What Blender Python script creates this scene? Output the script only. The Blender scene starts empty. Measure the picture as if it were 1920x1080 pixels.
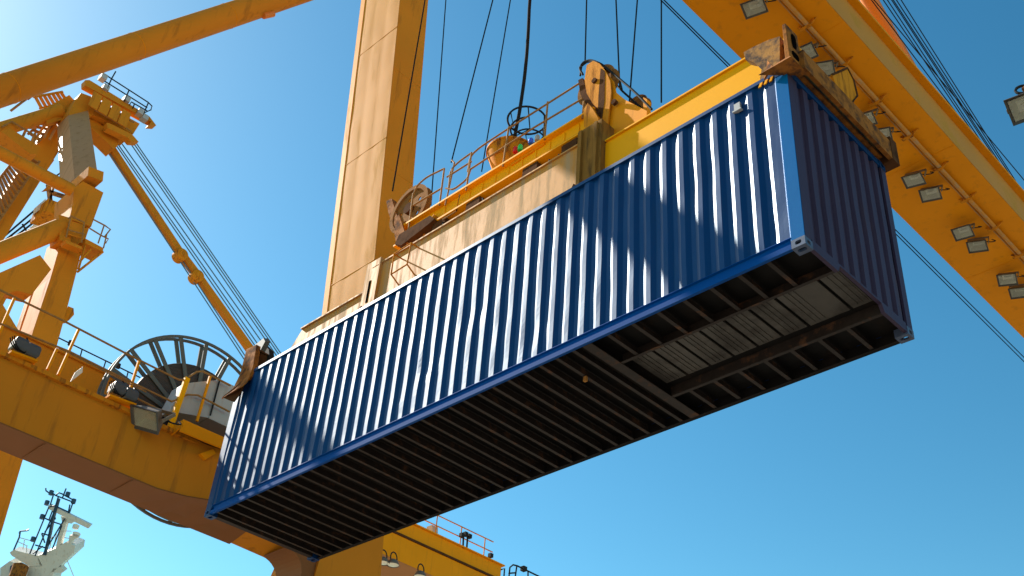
import bpy, bmesh, math, random
from mathutils import Vector, Matrix, noise
random.seed(4)
sc = bpy.context.scene
COL = sc.collection
# ------------------------------------------------------------------ camera
F = 2082.486                                   # focal length in pixels of a 1920 wide picture
CAMP = Vector((17.007, -8.833, 1.6))
RM = Matrix(((0.71426368, 0.6963177, 0.07049152),
             (-0.37263002, 0.46361341, -0.80387155),
             (-0.5924308, 0.547909, 0.5906111)))          # rows: right, down, forward
cam = bpy.data.objects.new('camera', bpy.data.cameras.new('camera'))
COL.objects.link(cam)
cam.data.sensor_width = 36.0
cam.data.lens = F / 1920 * 36.0
cam.data.clip_start = 0.1
cam.data.clip_end = 6000
r, d, f = RM[0].normalized(), RM[1].normalized(), RM[2].normalized()
cam.matrix_world = Matrix(((r.x, -d.x, -f.x, CAMP.x), (r.y, -d.y, -f.y, CAMP.y), (r.z, -d.z, -f.z, CAMP.z), (0, 0, 0, 1)))
sc.camera = cam
# ------------------------------------------------------------------ sky, sun, exposure
SUN = Vector((-1.0, -0.22, 0.83)).normalized()
world = bpy.data.worlds.new('World'); sc.world = world; world.use_nodes = True
nt = world.node_tree; nt.nodes.clear()
out = nt.nodes.new('ShaderNodeOutputWorld'); bg = nt.nodes.new('ShaderNodeBackground')
sky = nt.nodes.new('ShaderNodeTexSky'); sky.sky_type = 'NISHITA'; sky.sun_disc = False
sky.sun_elevation = math.asin(SUN.z)
sky.sun_rotation = math.atan2(SUN.x, SUN.y)
sky.air_density = 1.0; sky.dust_density = 0.32; sky.ozone_density = 3.0
def vmul(src, v):
    n_ = nt.nodes.new('ShaderNodeVectorMath'); n_.operation = 'MULTIPLY'; n_.inputs[1].default_value = v; nt.links.new(src, n_.inputs[0]); return n_.outputs[0]
hs = nt.nodes.new('ShaderNodeHueSaturation'); hs.inputs['Saturation'].default_value = 1.3
gm = nt.nodes.new('ShaderNodeGamma'); gm.inputs[1].default_value = 1.3      # deep polarised blue away from the sun
nt.links.new(vmul(sky.outputs[0], (0.19, 0.19, 0.19)), gm.inputs[0])
nt.links.new(vmul(gm.outputs[0], (8.0, 7.7, 5.35)), hs.inputs['Color']); nt.links.new(hs.outputs[0], bg.inputs[0])
bg.inputs[1].default_value = 0.075
nt.links.new(bg.outputs[0], out.inputs[0])
sl = bpy.data.lights.new('sun', 'SUN'); sl.energy = 4.4; sl.angle = math.radians(0.53); sl.color = (1.0, 0.94, 0.84)
so = bpy.data.objects.new('sun', sl); COL.objects.link(so)
so.rotation_euler = SUN.to_track_quat('Z', 'Y').to_euler()
sc.view_settings.view_transform = 'Standard'; sc.view_settings.look = 'None'
sc.view_settings.exposure = 1.35; sc.view_settings.gamma = 1.0
sc.render.engine = 'CYCLES'

# ------------------------------------------------------------------ materials
def mat(name, col, rough=0.5, metal=0.0, var=0.0, scale=2.0, dirt=None, dirt_amt=0.0, dscale=1.5, streak=False, tint=None,
        bump=0.0, bscale=8.0, spec=0.5, coat=0.0, thr=0.55):
    m = bpy.data.materials.new(name); m.use_nodes = True
    n = m.node_tree.nodes; L = m.node_tree.links; p = n['Principled BSDF']
    p.inputs['Roughness'].default_value = rough; p.inputs['Metallic'].default_value = metal
    p.inputs['Specular IOR Level'].default_value = spec
    p.inputs['Coat Weight'].default_value = coat
    if tint: p.inputs['Specular Tint'].default_value = (*tint, 1)
    tc = n.new('ShaderNodeTexCoord')
    mp = n.new('ShaderNodeMapping'); L.new(tc.outputs['Object'], mp.inputs[0])
    nz = n.new('ShaderNodeTexNoise'); nz.inputs['Scale'].default_value = scale; nz.inputs['Detail'].default_value = 6
    L.new(mp.outputs[0], nz.inputs['Vector'])
    c = n.new('ShaderNodeMixRGB'); c.inputs[1].default_value = (*[max(0, x * (1 - var)) for x in col], 1)
    c.inputs[2].default_value = (*[min(1, x * (1 + var)) for x in col], 1)
    L.new(nz.outputs[0], c.inputs[0]); last = c.outputs[0]
    if dirt:
        mp2 = n.new('ShaderNodeMapping'); L.new(tc.outputs['Object'], mp2.inputs[0])
        if streak: mp2.inputs['Scale'].default_value = (5.0, 5.0, 0.6)
        n2 = n.new('ShaderNodeTexNoise'); n2.inputs['Scale'].default_value = dscale; n2.inputs['Detail'].default_value = 9
        n2.inputs['Roughness'].default_value = 0.65
        L.new(mp2.outputs[0], n2.inputs['Vector'])
        rp = n.new('ShaderNodeValToRGB'); rp.color_ramp.elements[0].position = thr; rp.color_ramp.elements[1].position = min(1, thr + 0.16)
        rp.color_ramp.elements[0].color = (0, 0, 0, 1); rp.color_ramp.elements[1].color = (dirt_amt,) * 3 + (1,)
        L.new(n2.outputs[0], rp.inputs[0])
        mx = n.new('ShaderNodeMixRGB'); mx.inputs[2].default_value = (*dirt, 1)
        L.new(rp.outputs[0], mx.inputs[0]); L.new(last, mx.inputs[1]); last = mx.outputs[0]
        ma = n.new('ShaderNodeMath'); ma.operation = 'MULTIPLY_ADD'; ma.inputs[1].default_value = 0.35; ma.inputs[2].default_value = rough
        L.new(rp.outputs[0], ma.inputs[0]); L.new(ma.outputs[0], p.inputs['Roughness'])
    L.new(last, p.inputs['Base Color'])
    if bump:
        b = n.new('ShaderNodeBump'); b.inputs['Strength'].default_value = bump; b.inputs['Distance'].default_value = 0.01
        n3 = n.new('ShaderNodeTexNoise'); n3.inputs['Scale'].default_value = bscale; n3.inputs['Detail'].default_value = 5
        L.new(tc.outputs['Object'], n3.inputs['Vector']); L.new(n3.outputs[0], b.inputs['Height']); L.new(b.outputs[0], p.inputs['Normal'])
    return m
YEL = (0.74, 0.262, 0.002)
RUST = (0.13, 0.045, 0.018)
M = {}
M['yellow'] = mat('yellow_paint', YEL, 0.6, var=0.10, scale=0.9, dirt=(0.34, 0.13, 0.02), dirt_amt=0.4, dscale=0.8, streak=True, bump=0.15, bscale=3, spec=0.12, tint=(1.0, 0.85, 0.6))
M['leg_paint'] = mat('tan_streaked_yellow_paint', (0.56, 0.23, 0.02), 0.7, var=0.08, scale=1.5, dirt=(0.5, 0.3, 0.12), dirt_amt=0.5, dscale=0.7, streak=True, spec=0.10, tint=(1.0, 0.88, 0.7))  # yellow with lighter tan streaks
M['yellow_dull'] = mat('dull_ochre_yellow_paint', (0.54, 0.195, 0.014), 0.65, var=0.14, scale=0.8, dirt=(0.2, 0.08, 0.02), dirt_amt=0.6, dscale=0.7, streak=True, bump=0.2, bscale=3, spec=0.1, tint=(1.0, 0.85, 0.6))
M['railing'] = mat('brown_weathered_rail_paint', (0.30, 0.15, 0.05), 0.75, var=0.4, scale=9, spec=0.1)
M['yellow_clean'] = mat('fresh_yellow_paint', (0.85, 0.36, 0.002), 0.6, var=0.05, scale=2, dirt=(0.5, 0.18, 0.02), dirt_amt=0.25, dscale=1.5, bump=0.08, spec=0.10, tint=(1.0, 0.8, 0.4))
M['yellow_pale'] = mat('beige_streaked_yellow_paint', (0.50, 0.215, 0.035), 0.6, var=0.15, scale=2.2, dirt=(0.36, 0.25, 0.15), dirt_amt=0.75, dscale=1.2, streak=True, bump=0.3, bscale=4, thr=0.46, spec=0.16, tint=(1.0, 0.9, 0.8))  # yellow broken by broad beige streaks
M['yellow_rusty'] = mat('rust_streaked_yellow_paint', (0.58, 0.21, 0.012), 0.75, var=0.12, scale=3, dirt=RUST, dirt_amt=0.9, dscale=1.6, streak=True, bump=0.3, bscale=16, thr=0.5, spec=0.05)
M['rust'] = mat('rusty_steel', (0.30, 0.105, 0.018), 0.88, var=0.5, scale=7, dirt=(0.06, 0.03, 0.02), dirt_amt=0.95, dscale=4.5, bump=0.35, bscale=30, thr=0.47, spec=0.12)
M['collar'] = mat('grimy_brown_yellow_steel', (0.24, 0.115, 0.025), 0.8, var=0.25, scale=3, dirt=(0.08, 0.045, 0.02), dirt_amt=0.8, dscale=2.5, streak=True, thr=0.5, spec=0.05)
M['rust_sheave'] = mat('rust_brown_sheave_steel', (0.24, 0.105, 0.03), 0.9, var=0.35, scale=5, dirt=(0.05, 0.03, 0.02), dirt_amt=0.8, dscale=4, spec=0.06)
M['rust_dark'] = mat('dark_rusty_steel', (0.085, 0.036, 0.016), 0.95, var=0.5, scale=6, dirt=(0.025, 0.015, 0.012), dirt_amt=0.9, dscale=5, bump=0.35, bscale=30, spec=0.03)
M['worn'] = mat('worn_painted_steel', (0.36, 0.17, 0.045), 0.6, var=0.3, scale=7, dirt=(0.07, 0.05, 0.045), dirt_amt=0.95, dscale=5.0, bump=0.4, bscale=24, thr=0.44, spec=0.06)
M['blue'] = mat('blue_container_paint', (0.0, 0.026, 0.115), 0.46, var=0.08, scale=1.5, dirt=(0.004, 0.03, 0.09), dirt_amt=0.3, dscale=2.2, streak=True, bump=0.12, bscale=6, spec=0.45, tint=(0.32, 0.7, 1.0))
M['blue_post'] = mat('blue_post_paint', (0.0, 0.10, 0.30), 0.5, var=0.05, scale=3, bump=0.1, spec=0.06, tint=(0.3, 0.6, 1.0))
M['blue_rail'] = mat('matt_lit_blue_rail_paint', (0.0, 0.055, 0.25), 0.65, var=0.12, scale=3, spec=0.1, tint=(0.3, 0.6, 1.0))  # brighter blue than the panels: light on the rail painted in
M['blue_bounce'] = mat('bounce_toned_blue_end_paint', (0.042, 0.028, 0.058), 0.5, var=0.15, scale=1.2, dirt=(0.06, 0.04, 0.06), dirt_amt=0.5, dscale=1.5, streak=True, spec=0.15)  # mauve base: the ground's reflected tone is painted into the blue
M['brown'] = mat('dark_brown_beam_steel', (0.20, 0.078, 0.025), 0.6, var=0.12, scale=1.5, dirt=(0.2, 0.11, 0.06), dirt_amt=0.5, dscale=1.2, spec=0.1)  # darker brown for the beam's bottom flange and haunch
M['worn_casting'] = mat('scraped_grey_blue_steel', (0.06, 0.085, 0.15), 0.5, var=0.4, scale=12, dirt=(0.09, 0.05, 0.03), dirt_amt=0.8, dscale=8, spec=0.3)
M['under'] = mat('black_underbody_coating', (0.007, 0.006, 0.006), 0.7, var=0.6, scale=4, dirt=(0.045, 0.025, 0.015), dirt_amt=0.4, dscale=1.2, bump=0.4, spec=0.15)
M['member'] = mat('scuffed_black_steel', (0.022, 0.016, 0.014), 0.6, var=0.5, scale=9, dirt=(0.15, 0.065, 0.03), dirt_amt=0.7, dscale=5, thr=0.55, spec=0.2)
M['tunnel'] = mat('scraped_grey_steel', (0.042, 0.035, 0.028), 0.5, var=0.5, scale=6, dirt=(0.02, 0.015, 0.012), dirt_amt=0.9, dscale=1.6, bump=0.3, thr=0.45)
M['rope'] = mat('steel_rope', (0.012, 0.018, 0.025), 0.95, spec=0.0)
M['rope_blue'] = mat('bluish_steel_rope', (0.05, 0.13, 0.2), 0.5)
M['black'] = mat('black_rubber', (0.015, 0.016, 0.018), 0.9, spec=0.05)
M['void'] = mat('painted_recess_shade', (0.004, 0.003, 0.003), 0.9, spec=0.0)  # near-black for plates that paint the shade inside openings
M['black_paint'] = mat('black_painted_steel', (0.02, 0.022, 0.025), 0.8, var=0.3, spec=0.08)
M['steel'] = mat('galvanised_steel', (0.085, 0.092, 0.088), 0.7, metal=0.1, var=0.2, scale=8)
M['cabinet'] = mat('grey_cabinet_paint', (0.36, 0.36, 0.37), 0.7, var=0.1, scale=3, dirt=(0.3, 0.22, 0.16), dirt_amt=0.5, streak=True)
M['motor'] = mat('dark_motor_paint', (0.05, 0.055, 0.06), 0.5, var=0.2, scale=10)
M['white'] = mat('off_white_paint', (0.72, 0.68, 0.6), 0.5, var=0.08, scale=1.0, dirt=(0.4, 0.27, 0.14), dirt_amt=0.5, dscale=0.6, streak=True)
M['navy'] = mat('dark_blue_mast_paint', (0.015, 0.05, 0.09), 0.5)
M['winding'] = mat('wound_cable', (0.045, 0.032, 0.028), 0.7, var=0.4, scale=12)
M['mast_haze'] = mat('haze_toned_mast_paint', (0.42, 0.2, 0.08), 0.55, var=0.12, scale=1.0, dirt=(0.2, 0.1, 0.04), dirt_amt=0.5, dscale=0.7, streak=True, spec=0.05)  # column's own brown, with haze and glow put into the colour
M['girder_web'] = mat('mottled_shade_toned_yellow_paint', (0.50, 0.22, 0.045), 0.6, var=0.1, scale=0.6, dirt=(0.42, 0.21, 0.03), dirt_amt=0.8, dscale=1.3, spec=0.08)  # browner than the girder: its side's shade put into the colour
M['brown_light'] = mat('tan_brown_painted_steel', (0.40, 0.19, 0.07), 0.65, var=0.15, scale=0.6, dirt=(0.25, 0.12, 0.05), dirt_amt=0.6, dscale=0.5, spec=0.08)
M['orange'] = mat('orange_primer_paint', (0.62, 0.17, 0.008), 0.5, var=0.08)
M['red'] = mat('red_lamp_plastic', (0.7, 0.02, 0.02), 0.35)
M['green'] = mat('green_lamp_plastic', (0.02, 0.6, 0.1), 0.35)
M['blue_lamp'] = mat('blue_lamp_plastic', (0.02, 0.12, 0.7), 0.35)
M['bezel'] = mat('dark_lamp_bezel', (0.05, 0.04, 0.03), 0.5)
M['lamp_body'] = mat('weathered_lamp_housing', (0.16, 0.11, 0.07), 0.5, var=0.3, scale=14, metal=0.2)
M['reflector'] = mat('lamp_reflector', (0.85, 0.82, 0.66), 0.35, metal=0.5, var=0.2, scale=20)
M['ground'] = mat('pale_quay_concrete', (0.22, 0.185, 0.14), 0.85, var=0.12, scale=0.4, dirt=(0.06, 0.05, 0.045), dirt_amt=0.6, dscale=0.25)
M['water'] = mat('harbour_water', (0.02, 0.05, 0.06), 0.12, bump=0.6, bscale=1.5)
M['hull'] = mat('dark_hull_paint', (0.03, 0.05, 0.12), 0.5, var=0.1)
def glass_mat():
    m = bpy.data.materials.new('lamp_glass'); m.use_nodes = True; p = m.node_tree.nodes['Principled BSDF']
    p.inputs['Base Color'].default_value = (0.8, 0.82, 0.8, 1); p.inputs['Roughness'].default_value = 0.12
    p.inputs['Transmission Weight'].default_value = 0.9; p.inputs['IOR'].default_value = 1.45
    return m
M['glass'] = glass_mat()

# ------------------------------------------------------------------ helpers
def V(*a): return Vector(a)
def ray(x, y): return RM.transposed() @ Vector(((x - 960) / F, (y - 540) / F, 1.0))
def at(x, y, ax, val):                          # where the line of sight meets one real vertical or level plane
    dd = ray(x, y); i = 'XYZ'.index(ax); t = (val - CAMP[i]) / dd[i]; return CAMP + dd * t
def atd(x, y, dist): return CAMP + ray(x, y) * dist
class MB:
    def __init__(s): s.b = bmesh.new()
    def face(s, pts):
        try: return s.b.faces.new([s.b.verts.new(p) for p in pts])
        except ValueError: return None
    def box(s, x0, x1, y0, y1, z0, z1):
        return s.hexa([V(x0,y0,z0),V(x1,y0,z0),V(x1,y1,z0),V(x0,y1,z0)],[V(x0,y0,z1),V(x1,y0,z1),V(x1,y1,z1),V(x0,y1,z1)])
    def hexa(s, A, B):                           # two matching rings of points, capped
        a = [s.b.verts.new(p) for p in A]; b = [s.b.verts.new(p) for p in B]; n = len(a)
        s.b.faces.new(a[::-1]); s.b.faces.new(b)
        for i in range(n): s.b.faces.new((a[i], a[(i+1) % n], b[(i+1) % n], b[i]))
        return s
    def loft(s, rings, cap=True):
        R = [[s.b.verts.new(p) for p in q] for q in rings]; n = len(R[0])
        for a, b in zip(R, R[1:]):
            for i in range(n): s.b.faces.new((a[i], a[(i+1) % n], b[(i+1) % n], b[i]))
        if cap: s.b.faces.new(R[0][::-1]); s.b.faces.new(R[-1])
        return s
    def bar(s, p0, p1, w, h, side=V(1,0,0), w1=None, h1=None):   # w along side, h across
        dd = (p1 - p0).normalized(); sd = (side - dd * side.dot(dd)).normalized(); up = dd.cross(sd)
        def ring(p, w, h): return [p + sd*(a*w/2) + up*(b*h/2) for a, b in ((-1,-1),(1,-1),(1,1),(-1,1))]
        return s.hexa(ring(p0, w, h), ring(p1, w1 or w, h1 or h))
    def prism(s, pts, off):                       # polygon pushed along a vector
        return s.hexa(pts, [p + off for p in pts])
    def tube(s, pts, rad, seg=8, rads=None, cap=True):
        rings = []
        for i, p in enumerate(pts):
            a = pts[max(0, i-1)]; b = pts[min(len(pts)-1, i+1)]; t = (b - a).normalized()
            ref = V(0,0,1) if abs(t.z) < 0.9 else V(1,0,0)
            u = t.cross(ref).normalized(); v = t.cross(u)
            rr = rads[i] if rads else rad
            rings.append([p + (u*math.cos(2*math.pi*k/seg) + v*math.sin(2*math.pi*k/seg))*rr for k in range(seg)])
        s.loft(rings, cap); return s
    def ring(s, c, axis, R, rad, n=32, seg=6, a0=0.0, a1=2*math.pi):
        ref = V(0,0,1) if abs(axis.z) < 0.9 else V(1,0,0); u = axis.cross(ref).normalized(); v = axis.cross(u).normalized()
        full = abs(a1 - a0 - 2*math.pi) < 1e-6
        pts = [c + (u*math.cos(a0+(a1-a0)*k/n) + v*math.sin(a0+(a1-a0)*k/n))*R for k in range(n+1)]
        return s.tube(pts, rad, seg, cap=not full)
    def rev(s, c, axis, prof, n=32):              # closed profile of (radius, height) turned about an axis
        axis = axis.normalized(); ref = V(0,0,1) if abs(axis.z) < 0.9 else V(1,0,0); u = axis.cross(ref).normalized(); v = axis.cross(u).normalized()
        rings = []
        for k in range(n):
            a = 2*math.pi*k/n
            rings.append([s.b.verts.new(c + (u*math.cos(a)+v*math.sin(a))*pr + axis*ph) for pr, ph in prof])
        m = len(prof)
        for k in range(n):
            A, B = rings[k], rings[(k+1) % n]
            for i in range(m):
                j = (i+1) % m
                if prof[i][0] < 1e-5 and prof[j][0] < 1e-5: continue
                s.b.faces.new((A[i], A[j], B[j], B[i]))
        return s
    def build(s, name, m, parent=None, smooth=False, bevel=0.0):
        bmesh.ops.remove_doubles(s.b, verts=s.b.verts, dist=1e-5)
        bmesh.ops.recalc_face_normals(s.b, faces=s.b.faces)
        org = parent.matrix_world.translation.copy() if parent else None
        if parent:
            p = parent
            org = V(0,0,0)
            while p: org += p.location; p = p.parent
        else:
            org = V(0,0,0)
        if org.length: bmesh.ops.translate(s.b, vec=-org, verts=s.b.verts)
        if smooth:
            for f_ in s.b.faces: f_.smooth = True
        me = bpy.data.meshes.new(name); s.b.to_mesh(me); s.b.free()
        me.materials.append(m if not isinstance(m, str) else M[m])
        o = bpy.data.objects.new(name, me); COL.objects.link(o); o.parent = parent
        if smooth:
            es = o.modifiers.new('edges', 'EDGE_SPLIT'); es.split_angle = math.radians(38)
        if bevel:
            bv = o.modifiers.new('bevel', 'BEVEL'); bv.width = bevel; bv.segments = 2; bv.limit_method = 'ANGLE'
        return o
def tag(o, label=None, cat=None, group=None, kind=None):
    if label: o['label'] = label
    if cat: o['category'] = cat
    if group: o['group'] = group
    if kind: o['kind'] = kind
    return o
def thing(name, label, cat, loc, group=None):
    o = bpy.data.objects.new(name, None); COL.objects.link(o); o.location = loc; o.empty_display_size = 0.3
    return tag(o, label, cat, group)
def copy_tree(o, parent=None):
    c = o.copy(); COL.objects.link(c); c.parent = parent
    for ch in list(o.children): copy_tree(ch, c)
    return c
def recenter(o):                                 # a thing that is one mesh gets its origin at its own middle
    me = o.data; c = sum((v.co for v in me.vertices), V(0,0,0)) / max(1, len(me.vertices))
    me.transform(Matrix.Translation(-c)); o.location = c; return o
def pl(pts, ax, val): return [at(x, y, ax, val) for x, y in pts]
def arc_pts(pts, n=5):                            # soften a polyline
    o = [pts[0]]
    for a, b, c in zip(pts, pts[1:], pts[2:]):
        p, q = b.lerp(a, 0.35), b.lerp(c, 0.35)
        for k in range(n+1):
            t = k/n; o.append(p*(1-t)**2 + b*2*t*(1-t) + q*t*t)
    o.append(pts[-1]); return o

# ================================================================== SETTING
g = MB(); g.face([V(-70,-4000,0),V(4000,-4000,0),V(4000,4000,0),V(-70,4000,0)])
tag(g.build('quay_ground', 'ground'), kind='structure')
g = MB(); g.face([V(-4000,-4000,-2.5),V(-70,-4000,-2.5),V(-70,4000,-2.5),V(-4000,4000,-2.5)])
tag(g.build('water', 'water'), kind='structure')
g = MB(); g.box(-70.6,-70,-4000,4000,-2.6,-0.01)
tag(g.build('quay_wall', 'ground'), kind='structure')

# ================================================================== CONTAINER
L_, W_, H_ = 12.192, 2.438, 2.896
Z0 = 9.55; ZT = Z0 + H_
ct = thing('shipping_container', 'long blue corrugated shipping container hanging under the yellow spreader', 'container', (0,0,Z0))
def dent(x, z, s=0.0):
    a = noise.noise(V(x*1.1 + s, z*0.9, 3.1 + s)); b = noise.noise(V(x*4.0, z*2.2, 7.7 + s))
    c = sum(k_*math.exp(-(((x-cx_)/.22)**2 + ((z-cz_)/.30)**2)) for cx_, cz_, k_ in ((5.6,10.5,.022),(7.9,10.2,.018),(4.3,11.5,-.014),(6.6,11.1,.016),(2.6,10.4,.014),(10.9,11.3,.016)))
    return 0.008*a + 0.007*b + c
def corrugated(x0, x1, prof, z0, z1, fn, nz=18, cut=0.0):
    """prof: list of (length, depth at its end); fn maps (along, depth, z) to a point"""
    xs = [(x0, 0.0)]; x = x0; k = 0
    while x < x1 - 1e-4:
        ln, dp = prof[k % len(prof)]; nx = min(x + ln, x1 - 0.0)
        if nx >= x1: dp = xs[-1][1] if abs(dp - xs[-1][1]) < 1e-6 else 0.0
        steps = 2
        for q in range(1, steps+1): xs.append((x + (nx-x)*q/steps, xs[-1][1] if False else None, ))if False else None
        xs.append((nx, dp)); x = nx; k += 1
    b = MB(); zs = [z0 + (z1-z0)*i/nz for i in range(nz+1)]
    grid = [[b.b.verts.new(fn(xx, dd, zz)) for zz in zs] for xx, dd in xs]
    for A, B in zip(grid, grid[1:]):
        for i in range(nz): b.b.faces.new((A[i], B[i], B[i+1], A[i+1]))
    return b
SIDE = [(0.072, 0.0), (0.068, 0.036), (0.070, 0.036), (0.068, 0.0)]
def fn_near(x, d_, z):
    e = min(1, (z-(Z0+.16))/0.25, (ZT-.06-z)/0.25); e = max(0, e)
    return V(x, 0.012 + d_ + dent(x, z)*e, z)
b = corrugated(0.19, L_-0.19, SIDE, Z0+0.165, ZT-0.062, fn_near, 26)
sp = b.build('side_panel', 'blue', ct)
b = corrugated(0.19, L_-0.19, SIDE, Z0+0.165, ZT-0.062, lambda x, d_, z: V(x, W_-0.012-d_, z), 2)
b.build('side_panel', 'blue', ct)
ENDP = [(0.110, 0.0), (0.022, 0.045), (0.096, 0.045), (0.022, 0.0)]
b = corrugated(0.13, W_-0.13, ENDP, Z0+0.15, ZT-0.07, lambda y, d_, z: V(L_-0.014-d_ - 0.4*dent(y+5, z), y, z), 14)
ep = b.build('end_panel', 'blue_bounce', ct)
b = corrugated(0.13, W_-0.13, ENDP, Z0+0.15, ZT-0.07, lambda y, d_, z: V(0.014+d_, y, z), 2)
b.build('end_panel', 'blue', ct)
# posts
for px, sx in ((0, 1), (L_, -1)):
    for py, sy in ((0, 1), (W_, -1)):
        q = MB()
        pts = [V(px, py, 0), V(px+sx*0.17, py, 0), V(px+sx*0.19, py+sy*0.014, 0), V(px+sx*0.19, py+sy*0.03, 0), V(px+sx*0.10, py+sy*0.03, 0),
               V(px+sx*0.04, py+sy*0.04, 0), V(px+sx*0.035, py+sy*0.13, 0), V(px, py+sy*0.13, 0)]
        q.loft([[p + V(0,0,Z0+0.118) for p in pts], [p + V(0,0,ZT-0.118) for p in pts]])
        q.build('corner_post', 'blue_bounce' if (sx < 0 and sy < 0) else ('blue' if sx > 0 else 'blue_post'), ct)
        if sx < 0 and sy > 0:
            q = MB(); q.box(L_+.0005, L_+.003, .012, .13, Z0+.12, ZT-.12); q.build('post_end_tint', 'blue_bounce', ct)  # thin skin added to carry the mauve reflected tone on the post
# corner castings with real openings
def plate_hole(q, c, u, v, n, w, h, hw, hh, depth=0.03, N=24, slot=False):
    def rim(k):
        a = 2*math.pi*k/N; cx, sy_ = math.cos(a), math.sin(a); m_ = max(abs(cx), abs(sy_)); return cx/m_, sy_/m_
    O, I, J = [], [], []
    for k in range(N):
        rx, ry = rim(k); a = 2*math.pi*k/N
        ex, ey = math.cos(a), math.sin(a); pw = 0.6
        ex = math.copysign(abs(ex)**pw, ex); ey = math.copysign(abs(ey)**pw, ey)
        O.append(q.b.verts.new(c + u*rx*w/2 + v*ry*h/2))
        I.append(q.b.verts.new(c + u*ex*hw/2 + v*ey*hh/2)); J.append(q.b.verts.new(c + u*ex*hw/2 + v*ey*hh/2 - n*depth))
    for k in range(N):
        j = (k+1) % N
        q.b.faces.new((O[k], O[j], I[j], I[k])); q.b.faces.new((I[k], I[j], J[j], J[k]))
for px, sx in ((0, 1), (L_, -1)):
    for py, sy in ((0, 1), (W_, -1)):
        for pz, sz in ((Z0, 1), (ZT, -1)):
            q = MB(); w, dp, h = 0.178, 0.162, 0.118
            x0, y0, z0 = px - sx*0.004, py - sy*0.004, pz - sz*0.003
            cx, cy, cz = x0 + sx*w/2, y0 + sy*dp/2, z0 + sz*h/2
            plate_hole(q, V(cx, y0, cz), V(1,0,0), V(0,0,1), V(0,-sy,0), w, h, 0.08, 0.055)
            plate_hole(q, V(x0, cy, cz), V(0,1,0), V(0,0,1), V(-sx,0,0), dp, h, 0.07, 0.055)
            plate_hole(q, V(cx, cy, z0), V(1,0,0), V(0,1,0), V(0,0,-sz), w, dp, 0.11, 0.06)
            X1, Y1, Z1 = x0+sx*w, y0+sy*dp, z0+sz*h
            q.face([V(X1,y0,z0),V(X1,Y1,z0),V(X1,Y1,Z1),V(X1,y0,Z1)]); q.face([V(x0,Y1,z0),V(X1,Y1,z0),V(X1,Y1,Z1),V(x0,Y1,Z1)])
            q.face([V(x0,y0,Z1),V(X1,y0,Z1),V(X1,Y1,Z1),V(x0,Y1,Z1)])
            q.build('corner_casting', 'worn_casting' if (sx < 0 and pz == Z0) else 'blue', ct)
# rails
for sy, y0 in ((1, 0.0), (-1, W_)):
    q = MB()
    def yy(a): return y0 + sy*a
    prof = [(0.012,.168),(0.0,.166),(-.004,.158),(0.03,.150),(0.034,.078),(-0.004,.066),(0.003,.0),(0.06,0.012),(0.06,.022),(0.04,.03),(0.048,.168)]
    q.loft([[V(x, yy(a), Z0+z+.006) for a, z in prof] for x in (0.178, L_-0.178)])
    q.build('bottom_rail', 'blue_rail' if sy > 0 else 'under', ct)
    q = MB(); q.box(0.175, L_-0.175, min(yy(-.002), yy(.06)), max(yy(-.002), yy(.06)), ZT-0.062, ZT-.002); q.build('top_rail', 'blue', ct)
q = MB(); q.box(L_-.06, L_-.002, .16, W_-.16, ZT-.11, ZT-.004); q.build('top_rail', 'blue', ct)
q = MB(); q.box(.002, .06, .16, W_-.16, ZT-.11, ZT-.004); q.build('top_rail', 'blue', ct)
q = MB(); q.box(0.06, L_-0.06, 0.06, W_-0.06, ZT-0.05, ZT-0.03); q.build('roof', 'blue', ct)
T0, T1, TX = 0.70, 1.738, 8.85                   # gooseneck tunnel
q = MB(); q.box(0.02, L_-.05, 0.05, W_-.05, Z0+.172, Z0+.185); q.build('floor', 'under', ct)
q = MB()
pr = [(.162,.02),(T0,.02),(T0+.05,.125),(T1-.05,.125),(T1,.02),(W_-.162,.02),(W_-.162,.155),(.162,.155)]
q.loft([[V(x, y, Z0+z) for y, z in pr] for x in (L_-.05, L_-.002)])
q.build('end_sill', 'blue_bounce', ct)
q = MB(); q.box(.002,.05,.162,W_-.162,Z0+.045,Z0+.155); q.build('end_sill', 'blue', ct)
def cmember(x, ya, yb, h0=.02, h1=.16, fl=.055):
    q = MB(); q.box(x, x+.005, ya, yb, Z0+h0, Z0+h1); q.box(x+.0055, x+fl, ya, yb, Z0+h0, Z0+h0+.005); return q
k = 0; x = 0.30
while x < TX - 0.15:
    q = cmember(x, .062, W_-.062); q.build('cross_member', 'member', ct); x += 0.298
q = MB(); q.box(TX-.02, TX+.13, .062, W_-.062, Z0+.014, Z0+.022); q.box(TX-.02,TX-.012,.062,W_-.062,Z0+.0225,Z0+.165); q.build('cross_member', 'member', ct)
q = MB(); q.box(0.05, 0.16, .162, W_-.162, Z0+.02, Z0+.16); q.build('cross_member', 'member', ct)
x = TX + 0.38
while x < L_ - 0.2:
    for ya, yb in ((.062, T0-.012), (T1+.012, W_-.062)):
        cmember(x, ya, yb, h0=.03).build('cross_member', 'member', ct)
    x += 0.40
for ya in (T0, T1):
    q = MB(); s_ = -1 if ya == T0 else 1
    q.box(TX+.131, L_-.051, ya-.006, ya, Z0+.02, Z0+.17); q.box(TX+.131, L_-.051, *sorted((ya-.0065 if s_<0 else ya+.0005, ya+s_*.05)), Z0+.0185, Z0+.024)
    q.build('tunnel_rail', 'member', ct)
q = MB(); x = TX + .18
while x < L_ - .3:
    w_ = .33 if x < L_-1.2 else .55
    q.box(x, min(x+w_, L_-.06), T0+.003, T1-.16 + random.uniform(-.01,.01), Z0+.128, Z0+.149)
    for rx in (.08, .15, .22): q.box(x+rx, x+rx+.012, T0+.003, T1-.20, Z0+.120, Z0+.1275)
    x += w_ + .045
q.build('tunnel_plate', 'tunnel', ct)
q = MB(); c = at(1382, 200, 'Y', 0.0)
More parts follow.
